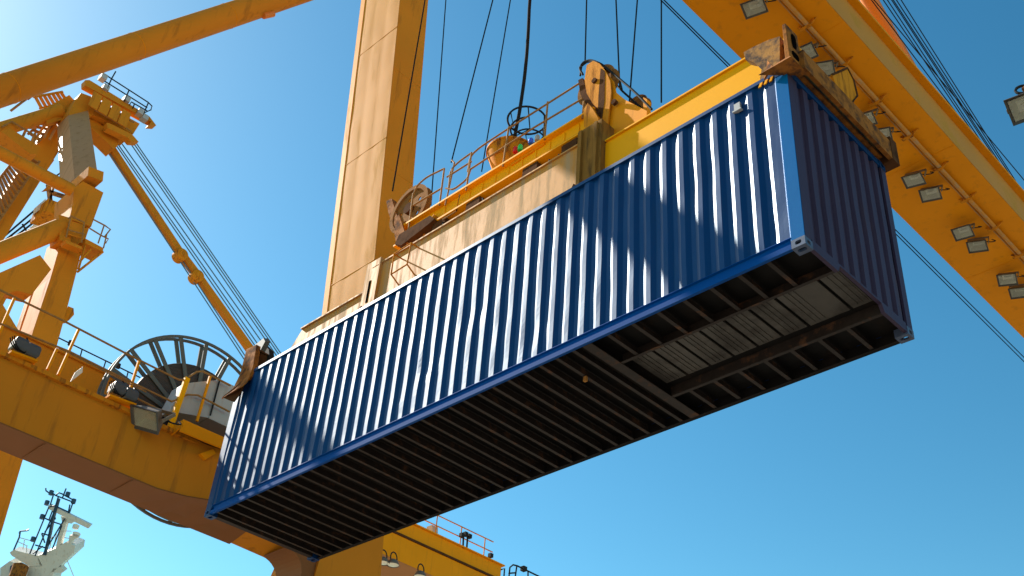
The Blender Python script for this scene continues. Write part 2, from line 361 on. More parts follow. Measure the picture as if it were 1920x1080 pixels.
q.box(c.x-.045, c.x+.045, -.006, .03, c.z-.06, c.z+.06); q.box(c.x-.065, c.x+.065, -.02, .03, c.z-.085, c.z-.062)
q.build('vent_cover', 'cabinet', ct)
q = MB(); q.box(8.35, 8.40, .62, .66, Z0-.05, Z0+.03); q.build('wooden_chip', 'worn', ct)
# yellow and black hazard strips at both top corners of the long side
for x0 in (0.17, L_-0.42):
    q = MB()
    for i in range(3): q.prism([V(x0+i*.08, -.006, ZT-.13), V(x0+i*.08+.04, -.006, ZT-.13), V(x0+i*.08+.07, -.006, ZT-.066), V(x0+i*.08+.03, -.006, ZT-.066)], V(0, .016, 0))
    q.build('hazard_mark', 'yellow_clean', ct)

# ================================================================== SPREADER
ZS = ZT
sprd = thing('container_spreader', 'yellow telescopic spreader frame locked onto the blue container roof', 'spreader', (6.1, 1.22, ZS))
YN, YFR = 0.6, 1.84
def ibox(x0, x1, z0, z1, yn, yf, m, name='beam', lip=.035, bevel=.004):
    q = MB(); q.box(x0, x1, yn, yf, z0+.03, z1-.03); q.box(x0-.0, x1, yn-lip, yf+lip, z1-.029, z1); q.box(x0, x1, yn-lip, yf+lip, z0, z0+.029)
    return q.build(name, m, sprd)
ibox(2.95, 8.45, ZS+.22, 14.03, .60, 1.84, 'yellow_pale', 'main_beam')
q = MB(); z1 = 13.57                              # left telescopic arm, end cut at a slant
q.loft([[V(-.05+s*0, y, 0)+V(0,0,ZS+.2) if k == 0 else None for k in range(1)] for y in ()] ) if False else None
poly = [(0.25, ZS+.18), (3.0, ZS+.18), (3.0, z1), (0.78, z1), (0.25, ZS+.52)]
q.prism([V(x, .66, z) for x, z in poly], V(0, 1.1, 0)); q.box(.78, 2.949, .62, 1.80, z1+.001, z1+.03)
q.build('telescopic_arm', 'yellow_pale', sprd)
q = MB(); q.prism([V(x, .66, z) for x, z in [(8.4, ZS+.18), (11.9, ZS+.18), (11.9, 13.79), (8.4, 13.79)]], V(0, 1.1, 0)); q.box(8.62, 11.7, .62, 1.80, 13.791, 13.82)
q.build('telescopic_arm', 'yellow_clean', sprd)
q = MB(); q.box(8.10, 8.60, .55, 1.9, ZS+.02, 14.25); q.box(8.16, 8.22, .50, .549, ZS+.05, 14.2); q.box(8.48, 8.54, .50, .549, ZS+.05, 14.2)
q.build('arm_collar', 'collar', sprd)
q = MB(); q.box(2.78, 3.18, .57, 1.87, ZS+.02, 14.16); q.box(3.185, 3.22, .54, .6, ZS+.02, 14.12); q.build('arm_collar', 'yellow_pale', sprd)
q = MB(); q.box(2.93, 2.99, .564, .572, 13.2, 13.7); q.build('slot_shade', 'void', sprd)  # dark plate paints the slot's shade on the collar face
for cx in (2.98, 8.12):                           # dark flippers at the collars
    q = MB(); q.prism([V(cx-.10, .40, ZS-.0), V(cx+.25, .40, ZS-.0), V(cx+.20, .40, ZS+.42), V(cx+.08, .40, ZS+.55), V(cx-.02, .40, ZS+.4)], V(0, .05, 0)); q.build('guide_flipper', 'rust_dark', sprd)
# end beams (twistlock beams) across the container ends
for ex, m in ((0.0, 'rust_dark'), (L_, 'rust')):
    s_ = 1 if ex == 0 else -1
    q = MB()
    x0, x1 = sorted((ex + s_*.03, ex + s_*.33))
    q.box(x0, x1, .14, W_-.12, ZS+.10, ZS+.50)
    xo = ex - s_*.035
    q.box(*sorted((xo, ex + s_*.36)), .10, W_-.10, ZS+.501, ZS+.535); q.box(*sorted((xo, ex+s_*.36)), .10, W_-.10, ZS+.065, ZS+.099)
    q.build('end_beam', m, sprd)
    for cy in (.09, W_-.09):
        q = MB(); q.box(*sorted((ex+s_*.01, ex+s_*.19)), cy-.09, cy+.09, ZS+.004, ZS+.064); q.build('twistlock_housing', m, sprd)
def pocket(name, m, pts_out, yoff): pass
# right near corner: upright with dark ovals painted as openings, flared shoe and worn cheek plate
E0 = V(L_+.02, -.06, ZS)
q = MB()
x0, x1, y0, y1, z0, z1 = L_+.03, L_+.10, -.06, .22, ZS-.02, ZS+.68
q.loft([[V(x0,y0,z0),V(x1,y0,z0),V(x1,y1,z0),V(x0,y1,z0)], [V(x0+.01,y0,z1),V(x1-.01,y0,z1),V(x1-.01,y1,z1),V(x0+.01,y1,z1)]])
q.build('corner_upright', 'rust', sprd, bevel=.006)
for (u0, u1, w0, w1) in ((.31, .58, .034, .028), (.11, .23, .05, .045)):
    q = MB(); yc = .09
    for k in range(1):
        pts = [V(x1-.002, yc + math.copysign(abs(math.cos(a))**.6, math.cos(a))*w0*1.6, ZS+(u0+u1)/2 + math.copysign(abs(math.sin(a))**.7, math.sin(a))*(u1-u0)/2) for a in [2*math.pi*i/20 for i in range(20)]]
        q.prism(pts, V(.006, 0, 0))
    q.build('opening_shade', 'void', sprd)  # raised dark ovals paint the openings' shade; nothing is cut
q = MB()                                          # flared shoe below the upright
q.hexa([V(L_-.16,-.10,ZS+.02),V(L_+.12,-.10,ZS+.02),V(L_+.12,.2,ZS+.02),V(L_-.16,.2,ZS+.02)][::-1],
       [V(L_-.34,-.26,ZS-.16),V(L_+.16,-.26,ZS-.10),V(L_+.30,.2,ZS-.10),V(L_-.34,-.20,ZS-.16)][::-1]) if False else None
q.prism([V(L_-.30,-.03,ZS-.10),V(L_-.20,-.06,ZS+.16),V(L_-.14,-.085,ZS+.0),V(L_-.12,-.10,ZS-.03)], V(.0,-.03,0))
q.loft([[V(L_-.14,-.085,ZS+.02),V(L_+.105,-.085,ZS+.02),V(L_+.105,.20,ZS+.02)], [V(L_-.28,-.22,ZS-.17),V(L_+.20,-.22,ZS-.17),V(L_+.20,.22,ZS-.15)]])
q.build('corner_shoe', 'rust', sprd)
q = MB()                                          # worn cheek between arm and upright
poly = pl([(1394,98),(1412,88),(1440,75),(1462,68),(1462,135),(1440,152),(1425,148),(1428,130),(1412,115),(1398,112)], 'Y', .05)
q.prism(poly, V(0, .12, 0)); q.build('corner_cheek', 'worn', sprd)
# upper tray on the end beam seen from below, with the lifted flipper arm at the back
q = MB(); q.box(L_+.101, L_+.16, .19, W_+.02, ZS+.0, ZS+.34); q.build('end_plate', 'rust', sprd)
q = MB(); q.box(L_-.12, L_+.04, .19, W_-.02, ZS+.536, ZS+.60); q.build('end_plate', 'yellow_rusty', sprd)
q = MB(); q.box(L_-.14, L_+.17, W_-.06, W_+.12, ZS-.02, ZS+.42); q.build('corner_upright', 'rust_dark', sprd)
fl = [at(1560,140,'X',L_-.1), at(1588,128,'X',L_-.1), at(1600,150,'X',L_-.1), at(1607,180,'X',L_-.1), at(1598,192,'X',L_-.1), at(1585,180,'X',L_-.1), at(1570,165,'X',L_-.1)]
q = MB(); q.prism(fl, V(-.03,0,0)); q.build('guide_flipper', 'yellow_rusty', sprd)
q = MB(); q.tube(fl[:2]+fl[2:5], .02, 6); q.build('flipper_edge', 'rust_dark', sprd)
# left near corner: guide flipper leaning out over the container's end
q = MB()
def strip(pairs, th=.025):
    q = MB(); q.loft([[a, b_, b_ + V(0,th,0), a + V(0,th,0)] for a, b_ in pairs]); return q
q = strip([(at(462,655,'Y',-.03), at(481,646,'Y',-.03)), (at(450,702,'Y',-.04), at(474,688,'Y',-.04)), (at(440,722,'Y',-.06), at(468,704,'Y',-.06))], .10)
q.build('corner_upright', 'rust', sprd)
q = strip([(at(441,721,'Y',-.062), at(469,703,'Y',-.062)), (at(430,736,'Y',-.12), at(462,716,'Y',-.12)), (at(415,747,'Y',-.20), at(453,724,'Y',-.20))])
q.build('guide_flipper', 'rust', sprd)
q = MB(); q.prism([at(416,745,'Y',-.2), at(438,754,'Y',-.12), at(452,735,'Y',-.06), at(462,708,'Y',-.05)], V(0,.02,.01)); q.build('flipper_underside', 'rust_dark', sprd)
q = MB(); q.prism(pl([(474,650),(494,634),(497,640),(480,672),(476,668)], 'Y', .12), V(.03,.10,.03)); q.build('flipper_lever', 'steel', sprd)
q = MB(); q.prism(pl([(480,668),(492,642),(504,655),(506,680),(494,700),(480,702)], 'Y', .3), V(0,.12,0)); q.build('flipper_motor', 'black_paint', sprd)
q = MB(); q.tube(pl([(466,705),(472,670),(480,652)], 'Y', .05), .045, 10); q.build('flipper_cylinder', 'black_paint', sprd, smooth=True)
# wire step frame on the long side
q = MB(); YB = .40
TR, BR, BL, TL = (771,455.6), (763.3,495.6), (733.3,514.4), (739,476)
P = {k_: at(*v_, 'Y', YB) for k_, v_ in (('TR',TR),('BR',BR),('BL',BL),('TL',TL))}
for a, b_ in (('TR','BR'),('BR','BL'),('BL','TL'),('TL','TR')): q.tube([P[a], P[b_]], .014, 8)
for k_ in ('TR','TL'): q.tube([P[k_], P[k_] + V(.0, .2, -.0)], .014, 8)
for k_ in ('BR','BL'): q.tube([P[k_], P[k_] + V(.0, .2, -.12)], .014, 8)
q.build('step_frame', 'yellow_rusty', sprd, smooth=True)

# ================================================================== HEAD BLOCK
hb = thing('head_block', 'yellow hoisting head block with railing and sheaves above the spreader', 'head block', (6, 1.22, 14.2))
YH = .78
zl, zh = 14.55, 14.93
q = MB(); q.box(3.30, 8.10, YH+.10, YH+.13, zl, zh); q.box(3.20, 8.20, YH, YH+.22, zh-.001, zh+.035); q.box(3.20, 8.10, YH, YH+.22, zl-.03, zl)
q.build('side_beam', 'yellow_clean', hb)
q = MB(); q.box(3.30, 8.10, 1.75, 1.78, zl, zh); q.box(3.20, 8.20, 1.65, 1.88, zh, zh+.03); q.build('side_beam', 'yellow', hb)
q = MB(); q.box(3.25, 8.05, YH+.225, 1.64, zl+.1, zl+.13)
for xx in (3.4, 4.4, 5.5, 6.5, 7.5): q.box(xx, xx+.1, YH+.225, 1.64, zl-.02, zl+.098)
q.build('deck', 'rust_dark', hb)
for xx in (4.3, 5.2, 6.6, 7.5):
    q = MB(); q.box(xx, xx+.34, .8, 1.6, 14.04, 14.5); q.build('lock_box', 'rust_dark', hb)
q = MB(); q.rev(V(5.9,.95,14.2), V(0,1,0), [(0,0),(.14,0),(.14,.5),(0,.5)], 16)
q.build('twistlock_gear', 'rust_dark', hb)
q = MB()
q.tube(pl([(790,455),(800,430),(818,405)],'Y',.85), .06, 8); q.build('hydraulic_unit', 'yellow_rusty', hb)
q = MB(); q.prism(pl([(848,405),(870,392),(880,372),(862,378)],'Y',.95), V(0,.3,0)); q.build('valve_block', 'yellow_rusty', hb)
q = MB(); q.prism(pl([(905,345),(930,330),(945,345),(915,360)],'Y',.95), V(0,.3,0))
q.build('hydraulic_unit', 'yellow_rusty', hb)
q = MB(); q.prism(pl([(740,458),(748,440),(806,404),(814,410),(806,418),(752,460)], 'Y', YH-.06), V(0,.2,0)); q.build('end_bracket', 'rust_dark', hb)
q = MB(); q.prism(pl([(1094,205),(1102,193),(1112,205),(1122,222),(1120,245),(1106,250),(1095,237)], 'Y', YH-.08), V(0,.12,0)); q.build('end_bracket', 'yellow_rusty', hb)
# railing
q = MB(); yr = YH+.02
def T_(pts, r_=.018, soft=False): 
    p_ = pl(pts, 'Y', yr); q.tube(arc_pts(p_) if soft else p_, r_, 8)
T_([(877,322),(882,292),(905,272),(1085,157)], soft=True); T_([(881,318),(1000,240),(1092,185)])
T_([(1027,191),(1021,262)]); T_([(954,238),(943,312)]); T_([(884,286),(874,357)]); T_([(1095,190),(1092,222)])
T_([(847,300),(852,305),(835,385)], .016); T_([(841,355),(845,318),(862,302),(882,288)], soft=True); T_([(838,332),(884,303)]); T_([(836,353),(850,356),(876,336),(882,318)], soft=True)
T_([(775,365),(782,348),(800,332),(833,316)], soft=True); T_([(775,385),(828,353)]); T_([(833,316),(824,385)]); T_([(775,362),(766,432)])
T_([(862,365),(856,396),(830,412)], .014)
q.build('railing', 'railing', hb, smooth=True)
# sheaves (disc + guard)
def sheave(cx, cz, cy, rr, m='rust_sheave'):
    q = MB(); q.rev(V(cx,cy,cz), V(0,1,0), [(rr-.10,-.02),(rr-.09,-.06),(rr,-.06),(rr-.05,0),(rr,.06),(rr-.09,.06),(rr-.10,.02)], 40)
    o = q.build('sheave', m, hb, smooth=True)
    q = MB(); N = 30; r0, r1, hr = .06, rr-.095, .045
    for k in range(5):
        am = 2*math.pi*k/5 + .55; cxh, czh = math.cos(am)*rr*.53, math.sin(am)*rr*.53
        rings = [[], [], [], []]
        for i in range(N):
            th = 2*math.pi*i/N; dx, dz = math.cos(th), math.sin(th); t = 0
            while t < 2:
                t += .002; x_, z_ = cxh+dx*t, czh+dz*t; rad = math.hypot(x_, z_); da = (math.atan2(z_, x_) - am + math.pi) % (2*math.pi) - math.pi
                if rad < r0 or rad > r1 or abs(da) > math.pi/5: break
            for rg, (t_, yo) in zip(rings, ((t, -.012), (hr, -.012), (hr, .012), (t, .012))):
                rg.append(q.b.verts.new(V(cx+cxh+dx*t_, cy+yo, cz+czh+dz*t_)))
        for A_, B_ in zip(rings, rings[1:]):
            for i in range(N): q.b.faces.new((A_[i], A_[(i+1) % N], B_[(i+1) % N], B_[i]))
    q.build('sheave_web', m, o)
    h = MB(); h.rev(V(cx,cy-.09,cz), V(0,1,0), [(0,0),(.12,0),(.12,.18),(0,.18)], 20); h.build('hub', 'rust_dark', o, smooth=True)
    return o
cL = at(770, 394, 'Y', 1.0); sheave(cL.x, cL.z, 1.0, .56)
q = MB()
outer = pl([(724,377),(728,398),(737,425),(742,452),(752,458)], 'Y', .95); inner = pl([(734,372),(742,398),(750,420),(756,440),(760,452)], 'Y', .95)
q.prism(outer + inner[::-1], V(0,.14,0)); q.prism(pl([(741,408),(748,402),(765,455),(745,462),(740,440)],'Y',.75), V(0,.03,0)); q.build('rope_guard', 'rust', hb)
cR = at(1122, 163, 'Y', .95); sheave(cR.x, cR.z, .95, .42)
cheek = [(1085,152),(1092,140),(1097,118),(1108,112),(1124,118),(1140,132),(1150,150),(1162,168),(1190,190),(1208,205),(1206,222),(1132,262),(1125,248),(1124,200),(1112,205),(1097,192),(1089,172)]
q = MB(); q.prism(pl([(1096,150),(1100,122),(1112,114),(1124,119),(1136,134),(1144,152),(1146,172),(1136,262),(1126,246),(1122,205),(1112,195),(1100,175)],'Y',.80), V(0,.03,0)); q.build('cheek_plate', 'yellow_rusty', hb)
q = MB(); q.prism(pl([(1140,140),(1150,152),(1154,172),(1172,187),(1213,208),(1211,226),(1130,272),(1124,248),(1130,190)],'Y',.86), V(0,.03,0)); q.build('cheek_plate', 'yellow', hb)
q = MB(); q.prism(pl([(1084,150),(1092,146),(1100,168),(1114,190),(1122,205),(1116,212),(1100,198),(1088,176)],'Y',.83), V(0,.20,0)); q.build('rope_guard', 'rust_dark', hb)
q = MB(); cS = at(1194, 206, 'Y', 1.25); q.rev(cS, V(0,1,0), [(0,-.05),(.27,-.05),(.24,0),(.27,.05),(0,.05)], 32); q.build('sheave', 'rust', hb, smooth=True)
q = MB(); q.prism(pl([(1176,190),(1182,192),(1180,212),(1174,208)],'Y',.9), V(0,.1,0)); q.build('support_post', 'yellow', hb); q = MB(); q.prism(pl([(1206,182),(1213,186),(1213,212),(1206,210)],'Y',.9), V(0,.1,0)); q.build('support_post', 'yellow', hb)
q = MB()
p_ = pl([(1093,140),(1086,128),(1094,116),(1108,112),(1128,120),(1152,140),(1190,172),(1222,205)], 'Y', .85); q.tube(arc_pts(p_), .02, 8)
p_ = pl([(1088,142),(1090,124),(1102,115),(1118,118),(1138,135),(1160,165),(1200,200)], 'Y', 1.15); q.tube(arc_pts(p_), .018, 8)
q.tube([at(1162,152,'Y',.85), at(1166,168,'Y',1.15)], .018, 6); q.build('rope_guard_hoop', 'black_paint', hb, smooth=True)
for k, (a_, m_, b_) in enumerate((((830,418),(838,436),(862,420)), ((905,372),(912,392),(938,372)), ((1030,300),(1040,322),(1068,300)), ((1048,290),(1062,300),(1085,284)))):
    q = MB(); q.tube(arc_pts([at(*a_,'Y',.8), at(*m_,'Y',.66), at(*b_,'Y',.75)], 6), .018, 8); q.build('hydraulic_hose', 'black', hb, smooth=True)
q = MB()
for k in range(14):
    xx = 3.5 + k*.33; q.box(xx, xx+.03, YH+.085, YH+.0995, zl+.05, zh-.05)
q.build('web_stiffener', 'yellow_clean', hb)
q = MB(); q.box(3.6, 8.0, YH+.03, YH+.085, zl+.001, zl+.05); q.build('cable_tray', 'yellow_rusty', hb)
q = MB(); q.prism(pl([(1126,128),(1134,134),(1133,190),(1127,236),(1120,236),(1122,180)],'Y',.793), V(0,.005,0)); q.build('wear_strip', 'rust_dark', hb)
for c_, r_ in (((1113,150),.05),((1118,215),.07),((1150,190),.05)):
    q = MB(); q.rev(at(*c_,'Y',.76), V(0,1,0), [(0,0),(r_,0),(r_,.06),(0,.06)], 12); q.build('pin', 'rust_dark', hb)
# indicator lamps on a small box
q = MB(); q.prism(pl([(955,297),(1020,258),(1020,270),(958,310)],'Y',.85), V(0,.2,0)); q.build('terminal_box', 'yellow', hb)
for (x_, y_), m_ in (((966,280),'red'),((975,276),'green'),((995,264),'blue_lamp'),((1007,258),'cabinet')):
    c_ = at(x_, y_+6, 'Y', .9); q = MB(); q.rev(c_, V(0,0,1), [(0,0),(.045,0),(.045,.10),(.03,.13),(0,.13)], 14); q.build('indicator_lamp', m_, hb, smooth=True)
# cable basket
bk = thing('cable_basket', 'round yellow power cable basket with black wire hoops on the head block deck', 'cable basket', at(962,318,'Y',1.2))
c0 = at(958, 300, 'Y', 1.2)
q = MB(); q.rev(V(c0.x, c0.y, c0.z-.45), V(0,0,1), [(.27,.08),(.36,.3),(.45,.57),(.47,.57),(.47,.61),(.43,.61),(.34,.32),(.25,.11)], 36); q.build('tub', 'yellow_rusty', bk, smooth=True)
q = MB(); ch = at(988, 226, 'Y', 1.2); 
top = V(ch.x, ch.y, ch.z)
low = at(1000, 248, 'Y', 1.2); 
q.ring(top, V(0,0,1), .36, .02, 36); q.ring(V(low.x-.1, low.y, low.z-.15), V(0,0,1), .30, .016, 32)
mid = top.lerp(low, .5); q.ring(V(low.x-.12, low.y, low.z+.12), V(0,0,1), .34, .018, 32, a0=0, a1=math.pi*1.2)
base = V(c0.x, c0.y, c0.z+.2)
for k in range(6):
    a = k*math.pi/3+.3
    q.tube([top + V(math.cos(a)*.36, math.sin(a)*.36, 0), V(low.x-.1+math.cos(a)*.30, low.y+math.sin(a)*.30, low.z-.15), base + V(math.cos(a)*.44, math.sin(a)*.44, -.05)], .013, 6)
q.build('wire_cage', 'black_paint', bk, smooth=True)

# ================================================================== TROLLEY (above the frame) AND ROPES
tr = thing('hoist_trolley', 'yellow hoist trolley frame high above the spreader, carrying its ropes', 'trolley', (7, 1, 27.5))
q = MB(); q.box(3.6, 10.6, -.6, -.2, 27.0, 27.8); q.box(3.6, 10.6, 2.7, 3.1, 27.0, 27.8); q.box(3.6, 4.0, -.2, 2.7, 27.1, 27.7); q.box(10.2, 10.6, -.2, 2.7, 27.1, 27.7); q.build('frame', 'yellow', tr)
q = MB(); 
for yy_ in (-.6, 2.7): q.box(9.7, 10.1, yy_, yy_+.4, 20.35, 27.0)
q.build('hanger', 'yellow', tr)
def rope(label, pts, ends=None, r_=.014, m='rope', name='hoist_rope', group='hoist ropes', cat='rope', fuzz=None):
    q = MB(); q.tube(pts, r_, 6); o = q.build(name, m, smooth=True); recenter(o); return tag(o, label, cat, group)
def rope_px(label, a, ay, b_, by, **k):
    P, Q = at(*a, 'Y', ay), at(*b_, 'Y', by); dd = (Q-P).normalized(); t = (27.0 - P.z)/dd.z; rope(label, [P, P + dd*t], **k)
rope_px('hoist rope rising from the left sheave in front of the tall leg', (736,358), 1.0, (797,0), 1.0, r_=.017)
rope_px('hoist rope just right of the tall leg, behind the gate railing', (808,385), 1.6, (836,0), 1.5)
rope_px('slanting hoist rope landing left of the cable basket', (846,305), 1.5, (924,0), .8)
rope_px('slanting hoist rope passing directly left of the cable basket hoops', (903,322), 1.6, (957,0), .7, r_=.012)
rope_px('hoist rope rising straight from the top of the tall right sheave guard', (1097,118), .95, (1100,-3), .95)
rope_px('left one of the two ropes dropping behind the curved guard hoop', (1162,165), 1.2, (1155,0), 1.2)
rope_px('right one of the two ropes dropping behind the curved guard hoop', (1180,192), 1.25, (1195,0), 1.25)
rope_px('lone vertical hoist rope reaching the bright yellow spreader arm', (1240,192), 1.5, (1240,0), 1.5)
pts = [at(*p, 'Y', 1.2) for p in ((960,290),(966,250),(975,205),(983,150),(988,100),(991,50),(993,0))]
pts.append(pts[-1] + V(0.02,0,9.5)); 
o = MB().tube(arc_pts(pts), .034, 8).build('power_cable', 'black', smooth=True); recenter(o); tag(o, 'thick black power cable curving down into the hooped basket', 'cable')

# ================================================================== RIGHT GIRDER
GX0, GX1, GZ = 8.74, 10.76, 19.0
gd = thing('boom_girder', 'wide yellow box girder crossing the upper right corner', 'girder', (9.7, 10, GZ))
q = MB(); q.box(GX0+.02, GX1-.012, -14, 60, GZ, GZ+1.45); q.build('box_section', 'yellow', gd)
q = MB(); q.box(GX1-.011, GX1, -14, 60, GZ+.012, GZ+.86); q.build('side_web', 'girder_web', gd)
q = MB(); q.box(GX0-.04, GX1+.16, -14, 60, GZ+.861, GZ+.90); q.box(GX0-.04,GX0+.019,-14,60,GZ+.0,GZ+.86); q.build('top_flange', 'yellow', gd)
q = MB(); q.tube([V(10.2, -14, GZ-.07), V(10.2, 60, GZ-.07)], .045, 10)
q.tube([V(10.10, -14, GZ-.03), V(10.10, 60, GZ-.03)], .018, 6)
q.build('conduit_pipe', 'yellow_pale', gd, smooth=True)
y = 2.0
while y < 34:
    q = MB()
    q.prism([V(10.27,y,GZ-.001),V(10.42,y,GZ-.001),V(10.27,y,GZ-.11)], V(0,.03,0)); q.box(10.02,10.26,y-.03,y+.05,GZ-.125,GZ-.112)
    q.prism([V(9.98,y,GZ-.001),V(10.07,y,GZ-.001),V(10.07,y,GZ-.09)], V(0,.03,0))
    q.build('pipe_clamp', 'yellow_rusty', gd); y += 1.33
for y_ in (5.1, 9.6, 14.2, 19.0):
    q = MB(); q.box(GX0+.03, GX1-.02, y_, y_+.022, GZ-.006, GZ-.0005); q.build('weld_seam', 'yellow', gd)
# floodlights under the girder
def flood_proto(name='floodlight'):
    t = thing(name, 'x', 'floodlight', (0,0,0))
    a = [V(-.15,-.10,.10),V(.15,-.10,.10),V(.15,.10,.10),V(-.15,.10,.10)]; b_ = [V(-.22,-.16,-.06),V(.22,-.16,-.06),V(.22,.16,-.06),V(-.22,.16,-.06)]
    q = MB(); q.loft([a, b_], cap=False); q.face(a); 
    o = q.build('housing', 'lamp_body', t)
    q = MB(); q.loft([[V(-.225,-.165,-.058),V(.225,-.165,-.058),V(.225,.165,-.058),V(-.225,.165,-.058)], [V(-.225,-.165,-.085),V(.225,-.165,-.085),V(.225,.165,-.085),V(-.225,.165,-.085)]], cap=False)
    q.loft([[V(-.195,-.135,-.058),V(.195,-.135,-.058),V(.195,.135,-.058),V(-.195,.135,-.058)], [V(-.225,-.165,-.085),V(.225,-.165,-.085),V(.225,.165,-.085),V(-.225,.165,-.085)]], cap=False)
    q.build('bezel', 'bezel', t)
    q = MB(); q.loft([[V(-.12,-.07,.085),V(.12,-.07,.085),V(.12,.07,.085),V(-.12,.07,.085)], [V(-.19,-.13,-.05),V(.19,-.13,-.05),V(.19,.13,-.05),V(-.19,.13,-.05)]], cap=False); q.face([V(-.12,-.07,.085),V(.12,-.07,.085),V(.12,.07,.085),V(-.12,.07,.085)])
    q.box(-.08,.08,-.02,.02,.02,.05); q.build('reflector', 'reflector', t)
    q = MB(); q.box(-.192,.192,-.132,.132,-.066,-.062); q.build('glass', 'glass', t)
    q = MB(); q.bar(V(-.235,0,-.0), V(-.235,0,.24), .012, .05, V(1,0,0)); q.bar(V(.235,0,-.0), V(.235,0,.24), .012, .05, V(1,0,0)); q.box(-.241,.241,-.025,.025,.241,.253)
    q.build('yoke', 'lamp_body', t)
    for k in range(5):
        q = MB(); q.box(-.13, .13, -.09+k*.042, -.082+k*.042, .1005, .125); q.build('cooling_fin', 'lamp_body', t)
    q = MB(); q.tube(arc_pts([V(.1,.0,.12), V(.3,.05,.10), V(.38,.1,.2), V(.28,.1,.27)]), .012, 6); q.build('cable', 'black', t, smooth=True)
    return t
fp = flood_proto(); first = [True]
def flood(label, loc, rot, sc_=1.0, group='floodlights under the boom girder'):
    o = fp if first[0] else copy_tree(fp); first[0] = False
    o.location = loc; o.rotation_euler = rot; o.scale = (sc_,)*3; o['label'] = label
    if group: o['group'] = group
    elif 'group' in o.keys(): del o['group']
    return o
R_ = math.radians
FL = [((1415,12),'floodlight nearest the top edge of the picture under the girder'),
      ((1510,98),'small floodlight peeping over the rusty corner of the spreader'),
      ((1545,128),'floodlight half hidden behind the spreader end, left of the yellow flap'),
      ((1622,222),'floodlight just above the far end of the rusty spreader beam'),
      ((1652,252),'floodlight beside the far top corner of the blue container'),
      ((1714,335),'upper lamp of the middle floodlight pair under the girder'),
      ((1745,362),'lower lamp of the middle floodlight pair under the girder'),
      ((1806,434),'upper lamp of the second floodlight pair from the right edge'),
      ((1833,459),'lower lamp of the second floodlight pair from the right edge'),
      ((1889,522),'upper lamp of the floodlight pair cut by the right edge'),
      ((1911,546),'lower lamp of the floodlight pair cut by the right edge')]
for i, ((x_, y_), lb) in enumerate(FL):
    p = at(x_, y_, 'Z', GZ-.27 if i % 2 == 0 else GZ-.29)
    flood(lb, p, (R_(-24+random.uniform(-7,7)), R_(6+random.uniform(-5,5)), R_(random.uniform(-9, 9)+12)), 1.0)
flood('close floodlight with dark bezel entering the frame at the right edge', atd(1928, 196, 15.0), (R_(-35), R_(0), R_(8)), 1.15, None)
lb_ = thing('lamp_bracket', 'small rusty arm holding the close lamp at the right edge', 'bracket', atd(1930,160,15.0))
q = MB(); p0 = atd(1922,170,15.0); q.tube([p0, p0+V(.3,.1,.25), p0+V(1.0,.3,.5)], .06, 10); q.build('arm', 'rust', lb_, smooth=True)
q = MB(); q.ring(p0+V(-.02,-.02,.02), V(.3,-.8,.2).normalized(), .09, .02, 20); q.build('clamp_ring', 'black_paint', lb_, smooth=True)
# orange brace behind the girder and upper wires
q = MB(); q.tube([at(1602,-50,'X',9.9), at(1715,150,'X',9.9)], .19, 20); o = q.build('boom_brace', 'orange', smooth=True); recenter(o); tag(o, 'orange tubular brace rising behind the girder at the top edge', 'brace')
ORD = ['first','second','third','fourth','fifth','sixth','seventh','eighth']
WR = [((1625,-12),(1915,374)),((1629,-12),(1932,352)),((1648,-12),(1909,374)),((1656,-12),(1925,395)),((1664,-12),(1928,392)),((1667,-12),(1935,398)),((1673,-12),(1938,396)),((1682,-12),(1945,404))]
for i, (a, b_) in enumerate(WR):
    P, Q = at(*a,'X',10.5), at(*b_,'X',10.5); dd = (Q-P).normalized()
    rope(ORD[i]+' stay wire counted from the left at the top edge, above the right girder', [P-dd*4, Q+dd*6], r_=.0125, name='stay_wire', group='stay wires above the right girder', cat='wire')
P, Q = at(1245,0,'X',8.5), at(1920,674,'X',8.5); P.z = Q.z = (P.z+Q.z)/2
for i, dx in enumerate((0, -.09)):
    a = at(1245-i*6, 0+i*0, 'X', 8.5); b_ = at(1922, 672+i*8, 'X', 8.5); dd = (b_-a).normalized()
    rope(('upper' if i == 0 else 'lower')+' wire of the thin pair running diagonally behind the container', [a-dd*3, b_+dd*6], r_=.013, name='trolley_wire', group='thin wires behind the container', cat='wire')

# ================================================================== LEFT PORTAL BEAM AND LEG (one crane frame)
XF = -2.6
pf = thing('portal_frame', 'yellow crane portal beam joined to a tall leaning leg behind the container', 'crane frame', (-3.5, 5, 0))
# beam: front web, under flange
secs = [(-9, -2.6, 10.95, 10.93), (0.2, -2.6, 10.95, 10.92), (0.8, -2.5, 10.99, 10.91), (1.5, -2.35, 11.10, 10.9), (2.6, -2.3, 11.2, 10.9), (4.5, -2.6, 11.2, 10.85)]
q = MB(); rings = []
for y_, xf, zf, zr in secs: rings.append([V(xf, y_, zf), V(xf, y_, 12.2), V(-3.56, y_, 12.2), V(-3.56, y_, zr)])
q.loft(rings); q.build('beam', 'yellow_dull', pf)
q = MB(); q.loft([[V(xf+.02, y_, zf-.004), V(-3.58, y_, zr-.004), V(-3.58, y_, zr-.03), V(xf+.02, y_, zf-.03)] for y_, xf, zf, zr in secs[:-1]]); q.build('bottom_flange', 'brown', pf)
q = MB(); q.box(-3.6, -2.5, -9, 3.5, 12.2005, 12.235); q.box(-2.598, -2.5, -9, 3.5, 12.15, 12.2); q.build('top_flange', 'yellow_rusty', pf)
